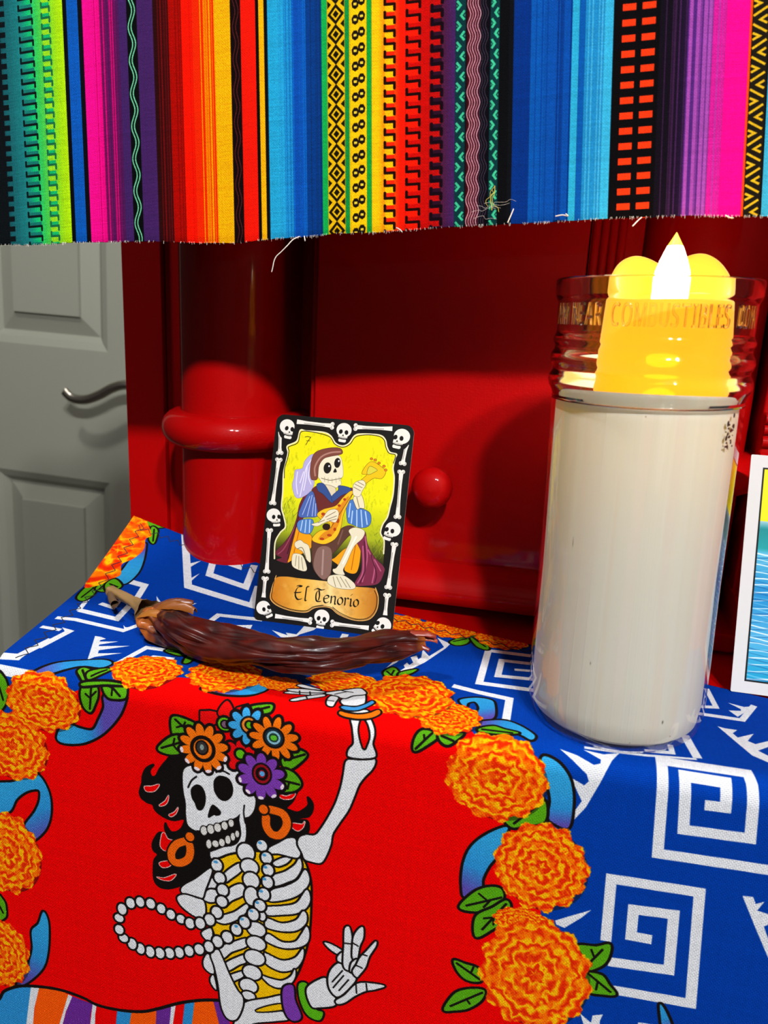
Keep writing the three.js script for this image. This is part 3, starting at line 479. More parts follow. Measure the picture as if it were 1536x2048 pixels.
  for (const s of ['1543,2443 1580,2413 1619,2401 1601,2431 1563,2454', '1545,2505 1595,2473 1638,2430 1656,2396 1667,2435 1645,2489 1609,2518 1553,2548', '1541,2575 1603,2540 1653,2499 1682,2445 1702,2481 1691,2526 1648,2577 1586,2612 1529,2626', '1516,2664 1587,2640 1651,2609 1692,2538 1709,2575 1695,2621 1651,2659 1588,2681 1525,2697', '1515,2741 1525,2716 1590,2723 1652,2692 1679,2644 1696,2655 1694,2697 1654,2742 1591,2761 1527,2760', '1517,2812 1534,2791 1593,2814 1651,2798 1677,2756 1699,2712 1712,2747 1702,2793 1657,2826 1593,2842 1528,2830', '1517,2891 1530,2891 1595,2906 1654,2877 1686,2826 1689,2867 1668,2916 1629,2948 1584,2960 1525,2939', '1506,3008 1546,3010 1598,3007 1638,2974 1654,2936 1657,2969 1639,3010 1593,3044 1547,3042',
    '1327,2543 1391,2480 1403,2509 1355,2562 1331,2582', '1345,2620 1393,2579 1416,2587 1415,2625 1362,2666 1335,2693', '1291,2781 1317,2754 1376,2719 1429,2669 1433,2698 1390,2751 1331,2788', '1312,2914 1365,2876 1432,2838 1433,2876 1366,2922 1327,2962', '1337,2988 1434,2916 1432,2955 1400,2979 1349,3022', '1352,3051 1424,3005 1420,3033 1382,3065 1369,3076', '1248,2628 1270,2579 1292,2610 1264,2632', '1229,2683 1256,2639 1292,2638 1291,2683 1257,2698', '1225,2862 1266,2829 1273,2873 1253,2893']) bone(s);
  dot(x, '1421,2421,37,42 1439,2485,38,35 1448,2548,35,37 1450,2624,30,43 1501,2710,15,21 1476,2781,41,34 1477,2851,42,33 1472,2924,45,36 1462,3002,41,35 1447,3074,40,34 1448,3125,30,21', BONE, INK, 10);
  bone('1522,2380 1566,2344 1602,2316 1633,2311 1641,2341 1658,2370 1648,2394 1617,2397 1567,2394 1525,2401'); bone('1128,2663 1149,2636 1196,2598 1262,2532 1267,2553 1238,2644 1225,2686 1190,2694 1136,2684'); bone('1110,2710 1143,2689 1197,2693 1233,2702 1239,2761 1214,2787 1170,2776 1123,2744');
  bone('1234,3007 1252,2963 1274,2989 1282,3055 1245,3042'); bone('1268,3088 1282,3066 1296,3133 1276,3116');
  bone('1382,3304 1418,3197 1444,3158 1536,3114 1607,3082 1617,3132 1537,3163 1485,3191 1610,3165 1634,3195 1572,3223 1473,3263 1413,3318'); area(x, '1485,3193 1537,3156 1605,3126 1611,3149 1528,3185', '#f5c004', INK, 8); bone('1270,2962 1299,2929 1321,2962 1356,3041 1391,3106 1420,3142 1419,3196 1392,3264 1351,3270 1322,3215 1307,3106 1287,3016');
  area(x, '1607,3041 1648,3019 1661,3090 1691,3164 1663,3196 1629,3182 1607,3120', '#7a3aa8', INK, 11); area(x, '1675,3006 1709,2992 1721,3052 1752,3109 1787,3117 1773,3160 1720,3150 1684,3085', '#58b414', INK, 11);
  // pearls
  dot(x, '1491,2373,23,25 1513,2426,23,26 1522,2482,23,26 1521,2540,23,27 1506,2602,24,28 1490,2660,24,26 1461,2711,24,28 1422,2759,23,27 1385,2804,23,27 1344,2853,24,27 1291,2510,24,28 1305,2569,24,26 1320,2625,24,27 1317,2682,24,25 1294,2741,24,27 1261,2786,23,27 1299,2887,23,27 1259,2923,21,26 1213,2948,22,25 1165,2969,21,25 1118,2989,21,26 1071,3004,22,26 1024,3016,22,26 976,3021,21,27 929,3018,20,26 888,3003,21,27 846,2983,22,20 825,2944,21,23 825,2884,22,20 841,2834,21,27 883,2793,21,25 930,2776,20,24 981,2773,21,24 1032,2786,20,23 1078,2804,20,23 1126,2816,20,21 1169,2827,21,25 1217,2815,22,26', BONE, INK, 11);
  dot(x, '1482,2362,9,7 1503,2415,9,7 1509,2471,9,7 1506,2528,9,7 1493,2590,9,7 1477,2649,9,7 1451,2696,9,7 1410,2746,9,7 1286,2496,11,7 1384,2788,9,7', '#4a9ad0', null);
  // raised arm, bangles, hand
  bone('1833,1924 1860,1912 1891,1909 1928,1893 1947,1895 1948,1913 1936,1942 1907,1982 1887,2020 1869,2081 1850,2137 1816,2202 1791,2255 1785,2304 1768,2361 1747,2397 1707,2400 1679,2394 1666,2366 1648,2333 1653,2302 1680,2283 1719,2275 1745,2237 1775,2174 1800,2111 1818,2038 1826,1979');
  bone('1836,1745 1869,1742 1904,1733 1930,1766 1937,1795 1934,1831 1948,1868 1943,1885 1901,1898 1854,1902 1838,1896 1842,1870 1860,1839 1850,1784'); area(x, '1880,1745 1902,1765 1916,1803 1910,1835 1901,1855 1886,1818 1876,1780', RED, INK, 9);
  area(x, '1768,1654 1785,1617 1817,1572 1843,1566 1862,1653 1814,1682 1786,1682', BONE, INK, 10); bone('1827,1714 1882,1695 1891,1711 1832,1726');
  area(x, '1783,1734 1786,1723 1810,1726 1858,1725 1901,1708 1929,1680 1941,1702 1912,1729 1862,1742 1809,1742', '#f5720c', INK, 10); area(x, '1783,1704 1789,1693 1837,1686 1867,1655 1887,1618 1898,1635 1861,1695 1812,1711', '#3a90d0', INK, 10);
  for (const s of ['1529,1663 1581,1626 1631,1624 1690,1614 1694,1627 1638,1645 1591,1655', '1533,1630 1593,1610 1659,1605 1688,1607 1612,1633 1552,1640', '1571,1708 1587,1692 1632,1659 1683,1628 1692,1639 1643,1675 1597,1704', '1559,1588 1574,1573 1629,1584 1661,1593 1600,1598']) area(x, s, BONE, INK, 8);
  area(x, '1687,1615 1721,1588 1759,1564 1807,1533 1832,1540 1848,1570 1802,1598 1778,1629 1744,1627 1719,1618', BONE, INK, 9); area(x, '1720,1630 1749,1634 1749,1671 1747,1703 1723,1699 1713,1661', BONE, INK, 9);
  for (const s of ['1713,1668 1741,1668', '1728,1610 1773,1571', '1750,1573 1795,1572', '1582,1628 1592,1655', '1625,1623 1635,1648', '1621,1662 1633,1681', '1689,1611 1696,1631']) line(x, s, INK, 6);
  // lower hand
  area(x, '1712,3017 1773,2950 1801,2949 1814,2996 1843,3039 1832,3070 1771,3095 1735,3097', BONE, INK, 11); area(x, '1804,2939 1815,2893 1843,2856 1867,2864 1898,2889 1922,2908 1901,2955 1859,3011 1836,3017 1812,2988', BONE, INK, 11);
  for (const s of ['1779,2770 1810,2771 1856,2790 1841,2810 1804,2795', '1840,2823 1860,2798 1866,2841 1843,2844', '1864,2683 1883,2671 1897,2740 1899,2849 1888,2877 1867,2857 1865,2757', '1905,2706 1922,2669 1940,2656 1943,2704 1930,2750 1922,2814 1904,2810 1902,2747', '1901,2840 1923,2816 1916,2852 1898,2882', '1996,2710 1998,2731 1973,2788 1961,2841 1941,2879 1926,2900 1908,2878 1923,2841 1936,2804 1961,2765', '1843,3041 1880,3003 1922,2941 1965,2919 2045,2912 2009,2939 1967,2959 1925,2993 1882,3039 1852,3055']) area(x, s, BONE, INK, 10);
  for (const s of ['1822,2952 1863,2886', '1827,2980 1869,2909', '1853,2987 1891,2924', '1925,2940 1929,2980', '1968,2922 1973,2954', '1866,2750 1897,2747', '1902,2741 1924,2750', '1948,2785 1964,2787', '1923,2845 1947,2851']) line(x, s, INK, 7);
  inkScale = 1;
  threads(c, 3, 0.04, 0.8);
  const map = texture(c), bump = weave(16, 0.7); bump.repeat.set(40, 36);
  const fabric = new THREE.MeshPhysicalMaterial({ name: 'printed cotton canvas', map, bumpMap: bump, bumpScale: 0.00026, roughness: 0.9, specularIntensity: 0.1, side: THREE.DoubleSide });
  const left = (v) => v < 0.173 ? -0.244 + (v - 0.03) / 0.143 * 0.018 : -0.226 - (v - 0.173) * 0.11, VB = 0.382, UR = 0.17;
  const uv = (s, t) => {
    let u = left(0.04) + (UR - left(0.04)) * s, v;
    const v0 = zhem(u) + 0.06 + 0.0006 * noise.noise(u * 60, 1, 4), k = Math.pow(t, 1.15); v = v0 + (VB - v0) * k; const l = left(v); u = l + (UR - l) * s; return [u, v];
  };
  const cloth = mesh('altar_cloth', sheet((s, t) => clothAt(...uv(s, t)), (s, t) => { const [u, v] = uv(s, t); return [(u + 0.25) / 0.41, 1 - v / 0.385]; }, 200, 240, 0.0007), fabric);
  Object.assign(cloth.userData, { label: 'blue altar cloth printed with a dancing skeleton, draped over the cabinet deck', category: 'tablecloth' });
  // dark zigzag stitching of the hem
  const ink = new THREE.MeshStandardMaterial({ color: 0x191720, roughness: 0.8 });
  const zig = (n, f) => { const g = []; for (let i = 0; i < n; i++) { const [a, b] = [f(i / n, i % 2), f((i + 1) / n, (i + 1) % 2)]; const n3 = 4, l = []; for (let k = 0; k <= n3; k++) { const p = clothAt(a[0] + (b[0] - a[0]) * k / n3, a[1] + (b[1] - a[1]) * k / n3); p.y += 0.00012; l.push(p); } g.push(tube(l, 0.00022, 4, 5)); } return mergeGeometries(g); };
  const edgeS = (v) => left(v);
  mesh('zigzag_stitch', zig(34, (t, o) => { const v = 0.037 + t * 0.135; return [edgeS(v) + (o ? 0.0112 : 0.0070), v]; }), ink, cloth);
  mesh('zigzag_stitch', zig(70, (t, o) => { const u = -0.236 + t * 0.25; return [u, zhem(u) + 0.06 + (o ? 0.0098 : 0.0062)]; }), ink, cloth);
}

// ---------------------------------------------------------------- picture cards
const cardMat = (map) => new THREE.MeshPhysicalMaterial({ map, roughness: 0.6, specularIntensity: 0.25, clearcoat: 0.06, clearcoatRoughness: 0.3 });
function cardBody(w, h, r, t) {
  const s = new THREE.Shape(), a = w / 2; s.moveTo(-a + r, 0); s.lineTo(a - r, 0); s.absarc(a - r, r, r, -Math.PI / 2, 0); s.lineTo(a, h - r); s.absarc(a - r, h - r, r, 0, Math.PI / 2); s.lineTo(-a + r, h); s.absarc(-a + r, h - r, r, Math.PI / 2, Math.PI); s.lineTo(-a, r); s.absarc(-a + r, r, r, Math.PI, Math.PI * 1.5);
  const g = new THREE.ExtrudeGeometry(s, { depth: t, bevelEnabled: false, curveSegments: 10 }), p = g.attributes.position, u = g.attributes.uv;
  for (let i = 0; i < p.count; i++) u.setXY(i, (p.getX(i) + a) / w, p.getY(i) / h); return g.translate(0, 0, -t);
}
const paperEdge = new THREE.MeshStandardMaterial({ color: 0xc9c2b4, roughness: 0.9 });
{
  const CW = 700, CH = 1043, S = 1024 / CW, c = canvas(1024, Math.round(CH * S)), x = c.getContext('2d'); x.scale(S, S);
  x.fillStyle = '#15120f'; x.fillRect(0, 0, CW, CH);
  const scenePath = '127,70 158,71 246,70 285,84 316,119 353,129 383,113 408,73 444,61 529,59 562,77 575,112 593,138 627,144 622,168 617,217 629,264 632,347 624,408 617,457 597,495 592,537 613,571 618,630 620,720 614,804 495,821 83,813 67,723 64,644 83,593 106,560 94,512 76,465 73,386 66,294 73,232 78,189 70,156 114,127';
  x.save(); trace(x, pts(scenePath), true); x.clip();
  { const [[, y0], [, y1]] = pts('282,60 372,821'), gr = x.createLinearGradient(0, y0, 0, y1); gr.addColorStop(0, '#f2e40a'); gr.addColorStop(0.45, '#ecea10'); gr.addColorStop(0.68, '#a8b41c'); gr.addColorStop(0.8, '#3a3c10'); gr.addColorStop(0.88, '#15120f'); x.fillStyle = gr; x.fillRect(0, 0, CW, CH); }
  for (let i = 0; i < 900; i++) { const px = rnd() * CW, py = 90 + rnd() * 560, q = 0.5 + noise.noise(px / 90, py / 110, 3) * 1.3 + (py > 330 ? 0.25 : 0); if (rnd() > q * 0.75) continue; x.globalAlpha = 0.14; x.strokeStyle = rnd() < 0.5 ? '#8f9a08' : '#6b7a12'; x.lineWidth = 3 + rnd() * 7; x.beginPath(); x.moveTo(px, py); x.lineTo(px + (rnd() - 0.5) * 26, py - 6 - rnd() * 26); x.stroke(); }
  for (let i = 0; i < 130; i++) { const side = i % 2, [px, py] = pts(side ? '602,590' : '104,511')[0]; const qx = px + (rnd() - 0.5) * 90, qy = py + (rnd() - 0.5) * 160; x.globalAlpha = 0.55; x.strokeStyle = ['#6f8418', '#3c4a10', '#a9b824'][i % 3]; x.lineWidth = 2.4; x.beginPath(); x.moveTo(qx, qy); x.lineTo(qx + (rnd() - 0.5) * 40, qy - 14 - rnd() * 20); x.stroke(); }
  x.globalAlpha = 1; x.restore();
  line(x, '72,723 66,644 85,593 109,560 96,512 78,465 75,386 68,294 75,232 79,189 72,157 117,128 129,73 159,73 246,72 286,86 316,121 353,131 383,115 408,75 444,63 530,61 561,80 574,115 592,140 625,147 620,168 616,217 627,264 630,348 622,408 615,457 596,495 590,538 611,571 616,636', '#eee6b8', 7); line(x, '75,318 71,269 80,219 83,182 79,161 123,135 135,80 197,76 280,91 312,125 354,137 389,118 414,80 469,65 528,67 557,84 569,118 588,145 620,152 615,193', '#241f10', 4);
  // parchment
  const parch = '89,820 139,805 214,805 370,804 494,812 592,811 611,852 610,911 579,958 512,971 430,953 390,928 347,925 299,938 264,962 189,965 118,950 78,923 77,881';
  x.save(); trace(x, pts(parch), true); x.clip(); { const [[x0, y0], [x1, y1]] = pts('81,905 616,869'), gr = x.createLinearGradient(x0, y0, x1, y1); gr.addColorStop(0, '#c9781a'); gr.addColorStop(0.3, '#f0b444'); gr.addColorStop(0.55, '#f6d88c'); gr.addColorStop(0.8, '#e0a03c'); gr.addColorStop(1, '#b86e1c'); x.fillStyle = gr; x.fillRect(0, 0, CW, CH); }
  for (let i = 0; i < 500; i++) { const px = rnd() * CW, py = 760 + rnd() * 230; if (noise.noise(px / 60, py / 50, 8) < 0.02) continue; x.globalAlpha = 0.06; x.fillStyle = rnd() < 0.6 ? '#9a5410' : '#fff0b0'; x.beginPath(); x.ellipse(px, py, 8 + rnd() * 16, 5 + rnd() * 12, rnd() * 3, 0, 7); x.fill(); } x.globalAlpha = 1; x.restore();
  line(x, '91,806 81,844 75,881 76,924 116,953 190,969 264,966 300,942 347,929 388,932 429,957 512,975 581,961 613,912 614,851 595,806', '#e8b060', 4); line(x, '84,825 80,881 82,920 119,946 189,962 262,959 298,935 346,922', '#1c140a', 3.4); line(x, '394,925 435,949 512,968 575,955 606,910 607,852 591,819', '#1c140a', 3.4);
  // bones of the frame
  const CR = '#efeadd';
  const shaft = (s, a, b) => { const [p, q] = pts(s), L = Math.hypot(q[0] - p[0], q[1] - p[1]), ux = (q[0] - p[0]) / L, uy = (q[1] - p[1]) / L, w = 9.2; x.lineCap = 'butt'; x.fillStyle = CR; x.beginPath();
    for (const [t, k] of [[0, 1.25], [0.3, 0.85], [0.7, 0.85], [1, 1.25]]) x.lineTo(p[0] + ux * L * t - uy * w * k, p[1] + uy * L * t + ux * w * k); for (const [t, k] of [[1, 1.25], [0.7, 0.85], [0.3, 0.85], [0, 1.25]]) x.lineTo(p[0] + ux * L * t + uy * w * k, p[1] + uy * L * t - ux * w * k); x.fill();
    for (const [e, on, dir] of [[p, a, -1], [q, b, 1]]) if (on) for (const s2 of [-1, 1]) { x.beginPath(); x.ellipse(e[0] - uy * 9 * s2 - ux * 4 * dir, e[1] + ux * 9 * s2 - uy * 4 * dir, 10, 10, 0, 0, 7); x.fillStyle = CR; x.fill(); x.strokeStyle = '#2a241c'; x.lineWidth = 1.6; x.beginPath(); x.arc(e[0] - uy * 9 * s2 - ux * 4 * dir, e[1] + ux * 9 * s2 - uy * 4 * dir, 5.5, s2, s2 + 3.6); x.stroke(); }
    x.strokeStyle = '#4a4238'; x.lineWidth = 2; x.beginPath(); x.moveTo(p[0] + ux * L * 0.2 - uy * 3.5, p[1] + uy * L * 0.2 + ux * 3.5); x.lineTo(p[0] + ux * L * 0.78 - uy * 3, p[1] + uy * L * 0.78 + ux * 3); x.stroke(); };
  shaft('106,31 293,36', 0, 1); shaft('403,32 591,24', 1, 0); shaft('27,90 37,199', 0, 1); shaft('36,225 30,453', 1, 1); shaft('29,581 40,795', 1, 1); shaft('36,822 39,921', 1, 0); shaft('670,95 660,193', 0, 1); shaft('658,226 664,455', 1, 1); shaft('664,581 657,800', 1, 1); shaft('656,830 657,932', 1, 0); shaft('109,1005 294,1006', 0, 1); shaft('397,1005 584,1003', 1, 0);
  const skull = (s, face, R0 = 36, rot = 0) => { const R = R0 * 1.12; const [[px, py]] = pts(s); x.save(); x.translate(px, py); x.rotate(rot); x.lineWidth = 2;
    x.fillStyle = '#15120f'; x.beginPath(); x.ellipse(0, 4, R * 1.12, R * 1.35, 0, 0, 7); x.fill();
    x.fillStyle = CR; x.beginPath(); x.ellipse(-face * 4, -R * 0.22, R * 0.95, R * 0.88, 0, 0, 7); x.fill(); x.beginPath(); x.roundRect(-R * 0.58 + face * R * 0.2, R * 0.2, R * 1.16, R * 0.62, R * 0.2); x.fill(); x.beginPath(); x.roundRect(-R * 0.48 + face * R * 0.26, R * 0.86, R * 0.98, R * 0.42, R * 0.2); x.fill();
    x.fillStyle = '#15120f'; for (const q of [-1, 1]) { x.beginPath(); x.ellipse(q * R * 0.36 + face * R * 0.26, R * 0.02, R * 0.23, R * 0.28, -q * 0.2, 0, 7); x.fill(); } x.beginPath(); x.moveTo(face * R * 0.34, R * 0.28); x.lineTo(face * R * 0.34 - R * 0.13, R * 0.52); x.lineTo(face * R * 0.34 + R * 0.13, R * 0.52); x.fill();
    x.strokeStyle = '#15120f'; for (let i = -3; i <= 3; i++) { x.beginPath(); x.moveTo(face * R * 0.22 + i * R * 0.16, R * 0.62); x.lineTo(face * R * 0.24 + i * R * 0.145, R * 0.84); x.stroke(); } x.lineWidth = 5; x.beginPath(); x.moveTo(-R * 0.5 + face * R * 0.2, R * 0.8); x.quadraticCurveTo(face * R * 0.24, R * 0.96, R * 0.55 + face * R * 0.2, R * 0.8); x.stroke(); x.restore(); };
  skull('62,68', 1, 36, 0.1); skull('350,61', 0, 36, 0.08); skull('637,66', -1, 38, 0.12); skull('47,516', 1, 34, -0.15); skull('643,521', -1, 36, 0.2); skull('51,977', 1, 34, -0.5); skull('345,988', 0, 36, 0.06); skull('647,985', -1, 36, 0.5);
  // the kneeling musician
  const A = (s, f, l = '#2a1a14', w = 3) => area(x, s, f, l, w), Lx = (s, col, w = 3) => line(x, s, col, w);
  A('201,379 170,437 161,518 140,593 108,645 75,686 81,705 109,714 84,729 142,737 141,709 159,594 177,531 224,462', '#6b2433'); Lx('197,398 168,523 121,656 88,698', '#9a4458', 5); Lx('180,467 156,579 135,691', '#3f121e', 5);
  A('171,547 160,603 147,702 144,734 184,699 229,670 254,641 245,588 200,580', '#f5a010'); Lx('181,576 168,681', '#c46a08', 5);
  A('380,681 418,638 437,639 424,743 396,716 364,696', '#f5a010'); A('462,594 482,580 502,643 493,742 435,741 438,699 456,643', '#f5a010'); Lx('473,611 466,732', '#c46a08', 5);
  A('511,540 531,598 568,654 624,700 627,732 607,782 553,800 491,802 515,732 505,643 477,586', '#7a2a44'); for (const s of ['517,564 538,669 527,784', '539,627 578,701 576,784', '510,612 524,731 504,793', '575,671 611,721']) Lx(s, '#b85a7c', 6); for (const s of ['514,588 535,718 516,792', '554,649 591,735 588,783']) Lx(s, '#4a1228', 5);
  A('229,187 198,190 170,224 162,261 138,269 125,278 125,313 120,351 141,403 167,408 208,380 229,341 225,303 210,280 210,231 238,198', '#b6aed8', '#8a82b4'); for (const s of ['211,201 181,259 172,345 166,401', '203,232 197,294 215,335', '139,281 139,336 152,390', '170,278 158,334', '185,246 186,307 181,369']) Lx(s, '#e6e0f6', 5);
  A('242,244 262,207 297,187 335,180 353,194 367,241 371,278 361,296 367,320 347,338 310,345 284,335 256,306 239,279', '#ece4c4', '#8a7a50'); A('211,305 202,257 210,190 244,161 305,144 345,146 353,170 297,188 263,204 244,244 244,303 225,313', '#7d4638', '#3a1c14'); Lx('231,291 225,248 249,197 295,170 344,161', '#b08070', 8);
  dot(x, '289,247,19,27 336,217,15,24', '#1a1410', '#6a5a3a', 2); dot(x, '296,237,4,5 342,207,4,5', '#ffffff'); A('328,245 321,265 338,262', '#1a1410', null); Lx('264,300 311,306 365,290', '#6a5a3a', 3); for (const s of ['279,292 282,315', '298,296 301,318', '318,297 321,318', '337,292 341,314', '352,286 356,305']) Lx(s, '#9a8a60', 2);
  A('283,334 340,342 340,389 323,409 308,386', '#e0d2b0'); A('223,365 247,341 279,347 324,412 375,371 415,334 428,347 413,382 364,435 292,458 262,467 242,399', '#6a2a26'); A('246,332 278,327 314,369 337,409 324,412 282,378 254,363', '#35508c', '#101c3c'); A('357,329 409,333 417,351 375,375 337,408 328,384 355,351', '#35508c', '#101c3c');
  A('208,384 232,375 262,458 266,489 222,500 171,499 183,436', '#4a66ac', '#141c3c'); for (const s of ['216,396 189,490', '227,389 215,494', '239,400 239,491', '250,429 255,489']) Lx(s, '#a8b8e0', 4); A('180,519 235,507 251,527 249,558 233,581 187,577 168,547', '#4f80c0', '#141c3c'); for (const s of ['193,520 189,569', '211,515 212,576', '230,513 234,574']) Lx(s, '#b8d4f0', 5);
  A('253,605 282,625 325,622 371,593 390,541 436,518 465,535 425,581 390,633 357,685 366,763 351,795 319,792 276,749 259,678', '#5c3a2e'); A('289,645 352,644 365,751 339,794 305,782 274,731', '#86655a', null); Lx('315,653 323,773', '#a88a80', 9); Lx('401,546 385,615', '#7a5646', 7);
  A('408,413 446,388 464,425 500,433 527,448 536,479 527,510 491,523 447,512 419,496', '#4878bc', '#141c3c'); for (const s of ['439,446 440,506', '460,440 469,518', '481,438 496,518', '503,442 519,503', '424,411 424,477']) Lx(s, '#b0cef0', 6);
  A('436,379 472,361 497,421 474,427 462,434 446,409', '#ece0b8'); Lx('453,378 470,424', '#8a7a50', 4);
  A('264,483 291,454 352,429 384,385 417,350 431,357 412,412 394,474 389,536 370,587 325,620 280,621 252,605 281,565 328,543 331,518 298,509', '#f0c020', '#7a3a08', 4); A('283,489 317,464 364,435 401,383 413,382 390,451 379,512 355,569 315,601 284,602 305,569 339,541 338,511 303,499', '#e08a18', null); for (const s of ['294,476,9,6', '369,426,7,5', '393,393,6,5', '371,501,6,10', '337,577,11,5', '302,599,10,5', '361,545,6,7']) dot(x, s, '#b83a10', '#6a1c06', 2); Lx('339,541 429,362', '#7a3a08', 3); dot(x, '317,537,20,17', '#2c160c');
  A('431,347 467,289 491,260 465,256 486,211 514,195 567,222 582,239 566,271 529,273 502,293 443,347', '#f0c414', '#7a4a08', 4); A('490,253 500,219 538,232 526,244 503,258', '#d8d040', '#5a3a08', 3); dot(x, '504,181,7,6 523,185,7,6 544,198,7,6 570,211,7,6 581,229,7,6', '#d8781c', '#5a2a08', 2);
  A('241,533 274,518 296,491 318,457 354,447 372,465 361,509 329,507 299,522 270,539', '#ece2c0', '#5a4a30'); for (const s of ['308,490 354,458', '316,501 362,478', '328,506 363,493', '274,521 304,505']) Lx(s, '#7a6a48', 3); A('428,333 435,307 471,290 489,308 477,340 464,371 436,367', '#ece2c0', '#5a4a30'); for (const s of ['436,313 474,327', '432,328 467,343', '450,301 482,314']) Lx(s, '#7a6a48', 3);
  const BN = '#e8dfbe';
  A('432,543 462,525 508,536 504,572 466,619 439,700 425,738 434,761 389,760 374,742 397,722 439,608 446,571', BN, '#5a4a30'); Lx('472,569 420,707', '#fffbe6', 7); A('366,773 427,765 479,790 496,813 477,827 410,830 365,817 353,799', BN, '#5a4a30'); for (const s of ['415,774 452,820', '397,776 427,823', '441,783 471,821', '379,778 397,824']) Lx(s, '#8a7a54', 3);
  A('167,634 192,617 213,628 241,644 258,715 239,711 211,672 176,657', BN, '#5a4a30'); Lx('184,661 209,655 233,704', '#8a7a54', 4); A('169,687 213,693 241,746 236,766 203,764 169,749 161,713', BN, '#5a4a30'); for (const s of ['182,695 182,747', '195,697 202,759', '209,701 224,760']) Lx(s, '#8a7a54', 3);
  // lettering, written with a broad nib
  { const [[bx, by], [ex, ey]] = pts('191,913 524,914'); x.save(); x.translate(bx, by); x.rotate(Math.atan2(ey - by, ex - bx)); const K2 = Math.hypot(ex - bx, ey - by) / 540; x.scale(K2, K2);
    const pen = (...strokes) => { for (const s of strokes) for (let k = -4; k <= 4; k++) { const p = pts(s).map(([u, v]) => [u + k * 1.0, v - k * 0.9]); trace(x, p, true, true); x.strokeStyle = '#17130e'; x.lineWidth = 2.6; x.lineJoin = x.lineCap = 'round'; x.stroke(); } };
    pen('60,-112 30,-104 14,-70 16,-30 38,-6 68,-14', '4,-58 30,-60 58,-66', '20,-112 38,-118 60,-116');                  // E
    pen('108,-122 100,-110 98,-60 98,-10 108,-4', '98,-112 118,-118');                                                      // l
    pen('166,-100 190,-112 220,-104 246,-112', '206,-104 186,-80 184,-40 196,-12 226,-14', '204,-96 212,-60 208,-22');       // T
    pen('252,-38 286,-50 284,-66 264,-66 250,-46 254,-18 270,-8 290,-18');                                                  // e
    pen('306,-66 310,-58 310,-10', '312,-56 332,-68 342,-58 342,-12 350,-6');                                               // n
    pen('386,-66 366,-50 366,-20 384,-8 402,-24 402,-52 386,-66');                                                          // o
    pen('418,-66 424,-58 424,-8', '426,-54 440,-68 450,-60');                                                               // r
    pen('464,-64 470,-56 470,-12 480,-8', '468,-94 474,-100');                                                              // i
    pen('514,-66 496,-50 496,-20 512,-8 530,-24 530,-52 514,-66');                                                          // o
    x.restore(); }
  { const [[px, py]] = pts('156,140'); x.save(); x.translate(px, py); x.rotate(0.02); line(x, '0,-36 12,-40 30,-38 18,-18 10,2', '#3a3408', 3.2, false); line(x, '10,-18 28,-20', '#3a3408', 2.6, false); x.restore(); }
  const map = texture(c); map.wrapS = map.wrapT = THREE.ClampToEdgeWrapping;
  const g = mesh('picture_card', cardBody(0.07, 0.1043, 0.0042, 0.0006), [cardMat(map), paperEdge]);
  g.position.set(-0.10183, 0.95, 0.04145); g.rotation.set(-0.2894, 0.0488, -0.014, 'YXZ');
  g.position.y = 0.95052;
  Object.assign(g.userData, { label: 'black-bordered picture card of a kneeling skeleton musician leaning on the red column', category: 'card' });
}
{ // the card cut by the right edge of the picture: a sea under a yellow sky
  const c = canvas(700, 1043), x = c.getContext('2d'); x.fillStyle = '#d6d6d3'; x.fillRect(0, 0, 700, 1043);
  const L = 56, Tp = 58, Wd = 588, Hd = 930; x.save(); x.beginPath(); x.rect(L, Tp, Wd, Hd); x.clip();
  x.fillStyle = '#f2e21c'; x.fillRect(L, Tp, Wd, 235); const gr = x.createLinearGradient(0, 290, 0, Tp + Hd); gr.addColorStop(0, '#9fc6d0'); gr.addColorStop(0.05, '#1d8a8c'); gr.addColorStop(0.17, '#1f9a9c'); gr.addColorStop(0.2, '#58b4d4'); gr.addColorStop(0.45, '#1e88c4'); gr.addColorStop(0.75, '#52aed8'); gr.addColorStop(1, '#169cc4'); x.fillStyle = gr; x.fillRect(L, 290, Wd, Hd);
  for (let i = 0; i < 60; i++) { const y = 430 + i * 9.5 + rnd() * 8; x.strokeStyle = ['rgba(236,246,250,.8)', 'rgba(20,90,150,.5)', 'rgba(120,200,230,.6)'][i % 3]; x.lineWidth = 2 + rnd() * 5; x.beginPath(); for (let k = 0; k <= 20; k++) x.lineTo(L + k * 34, y + Math.sin(k * 0.7 + i * 1.9) * 8 + k * (rnd() - 0.4)); x.stroke(); }
  x.restore(); x.strokeStyle = '#141414'; x.lineWidth = 7; x.strokeRect(L, Tp, Wd, Hd);
  const g = mesh('picture_card', cardBody(0.07, 0.1043, 0.0006, 0.0006), [cardMat(texture(c)), paperEdge]);
  g.position.set(0.086 + 0.035, 0.9504, 0.0445); g.rotation.set(-0.3, 0.02, 0, 'YXZ');
  Object.assign(g.userData, { label: 'white-bordered picture card of blue sea under a yellow sky, right of the candle jar', category: 'card' });
}

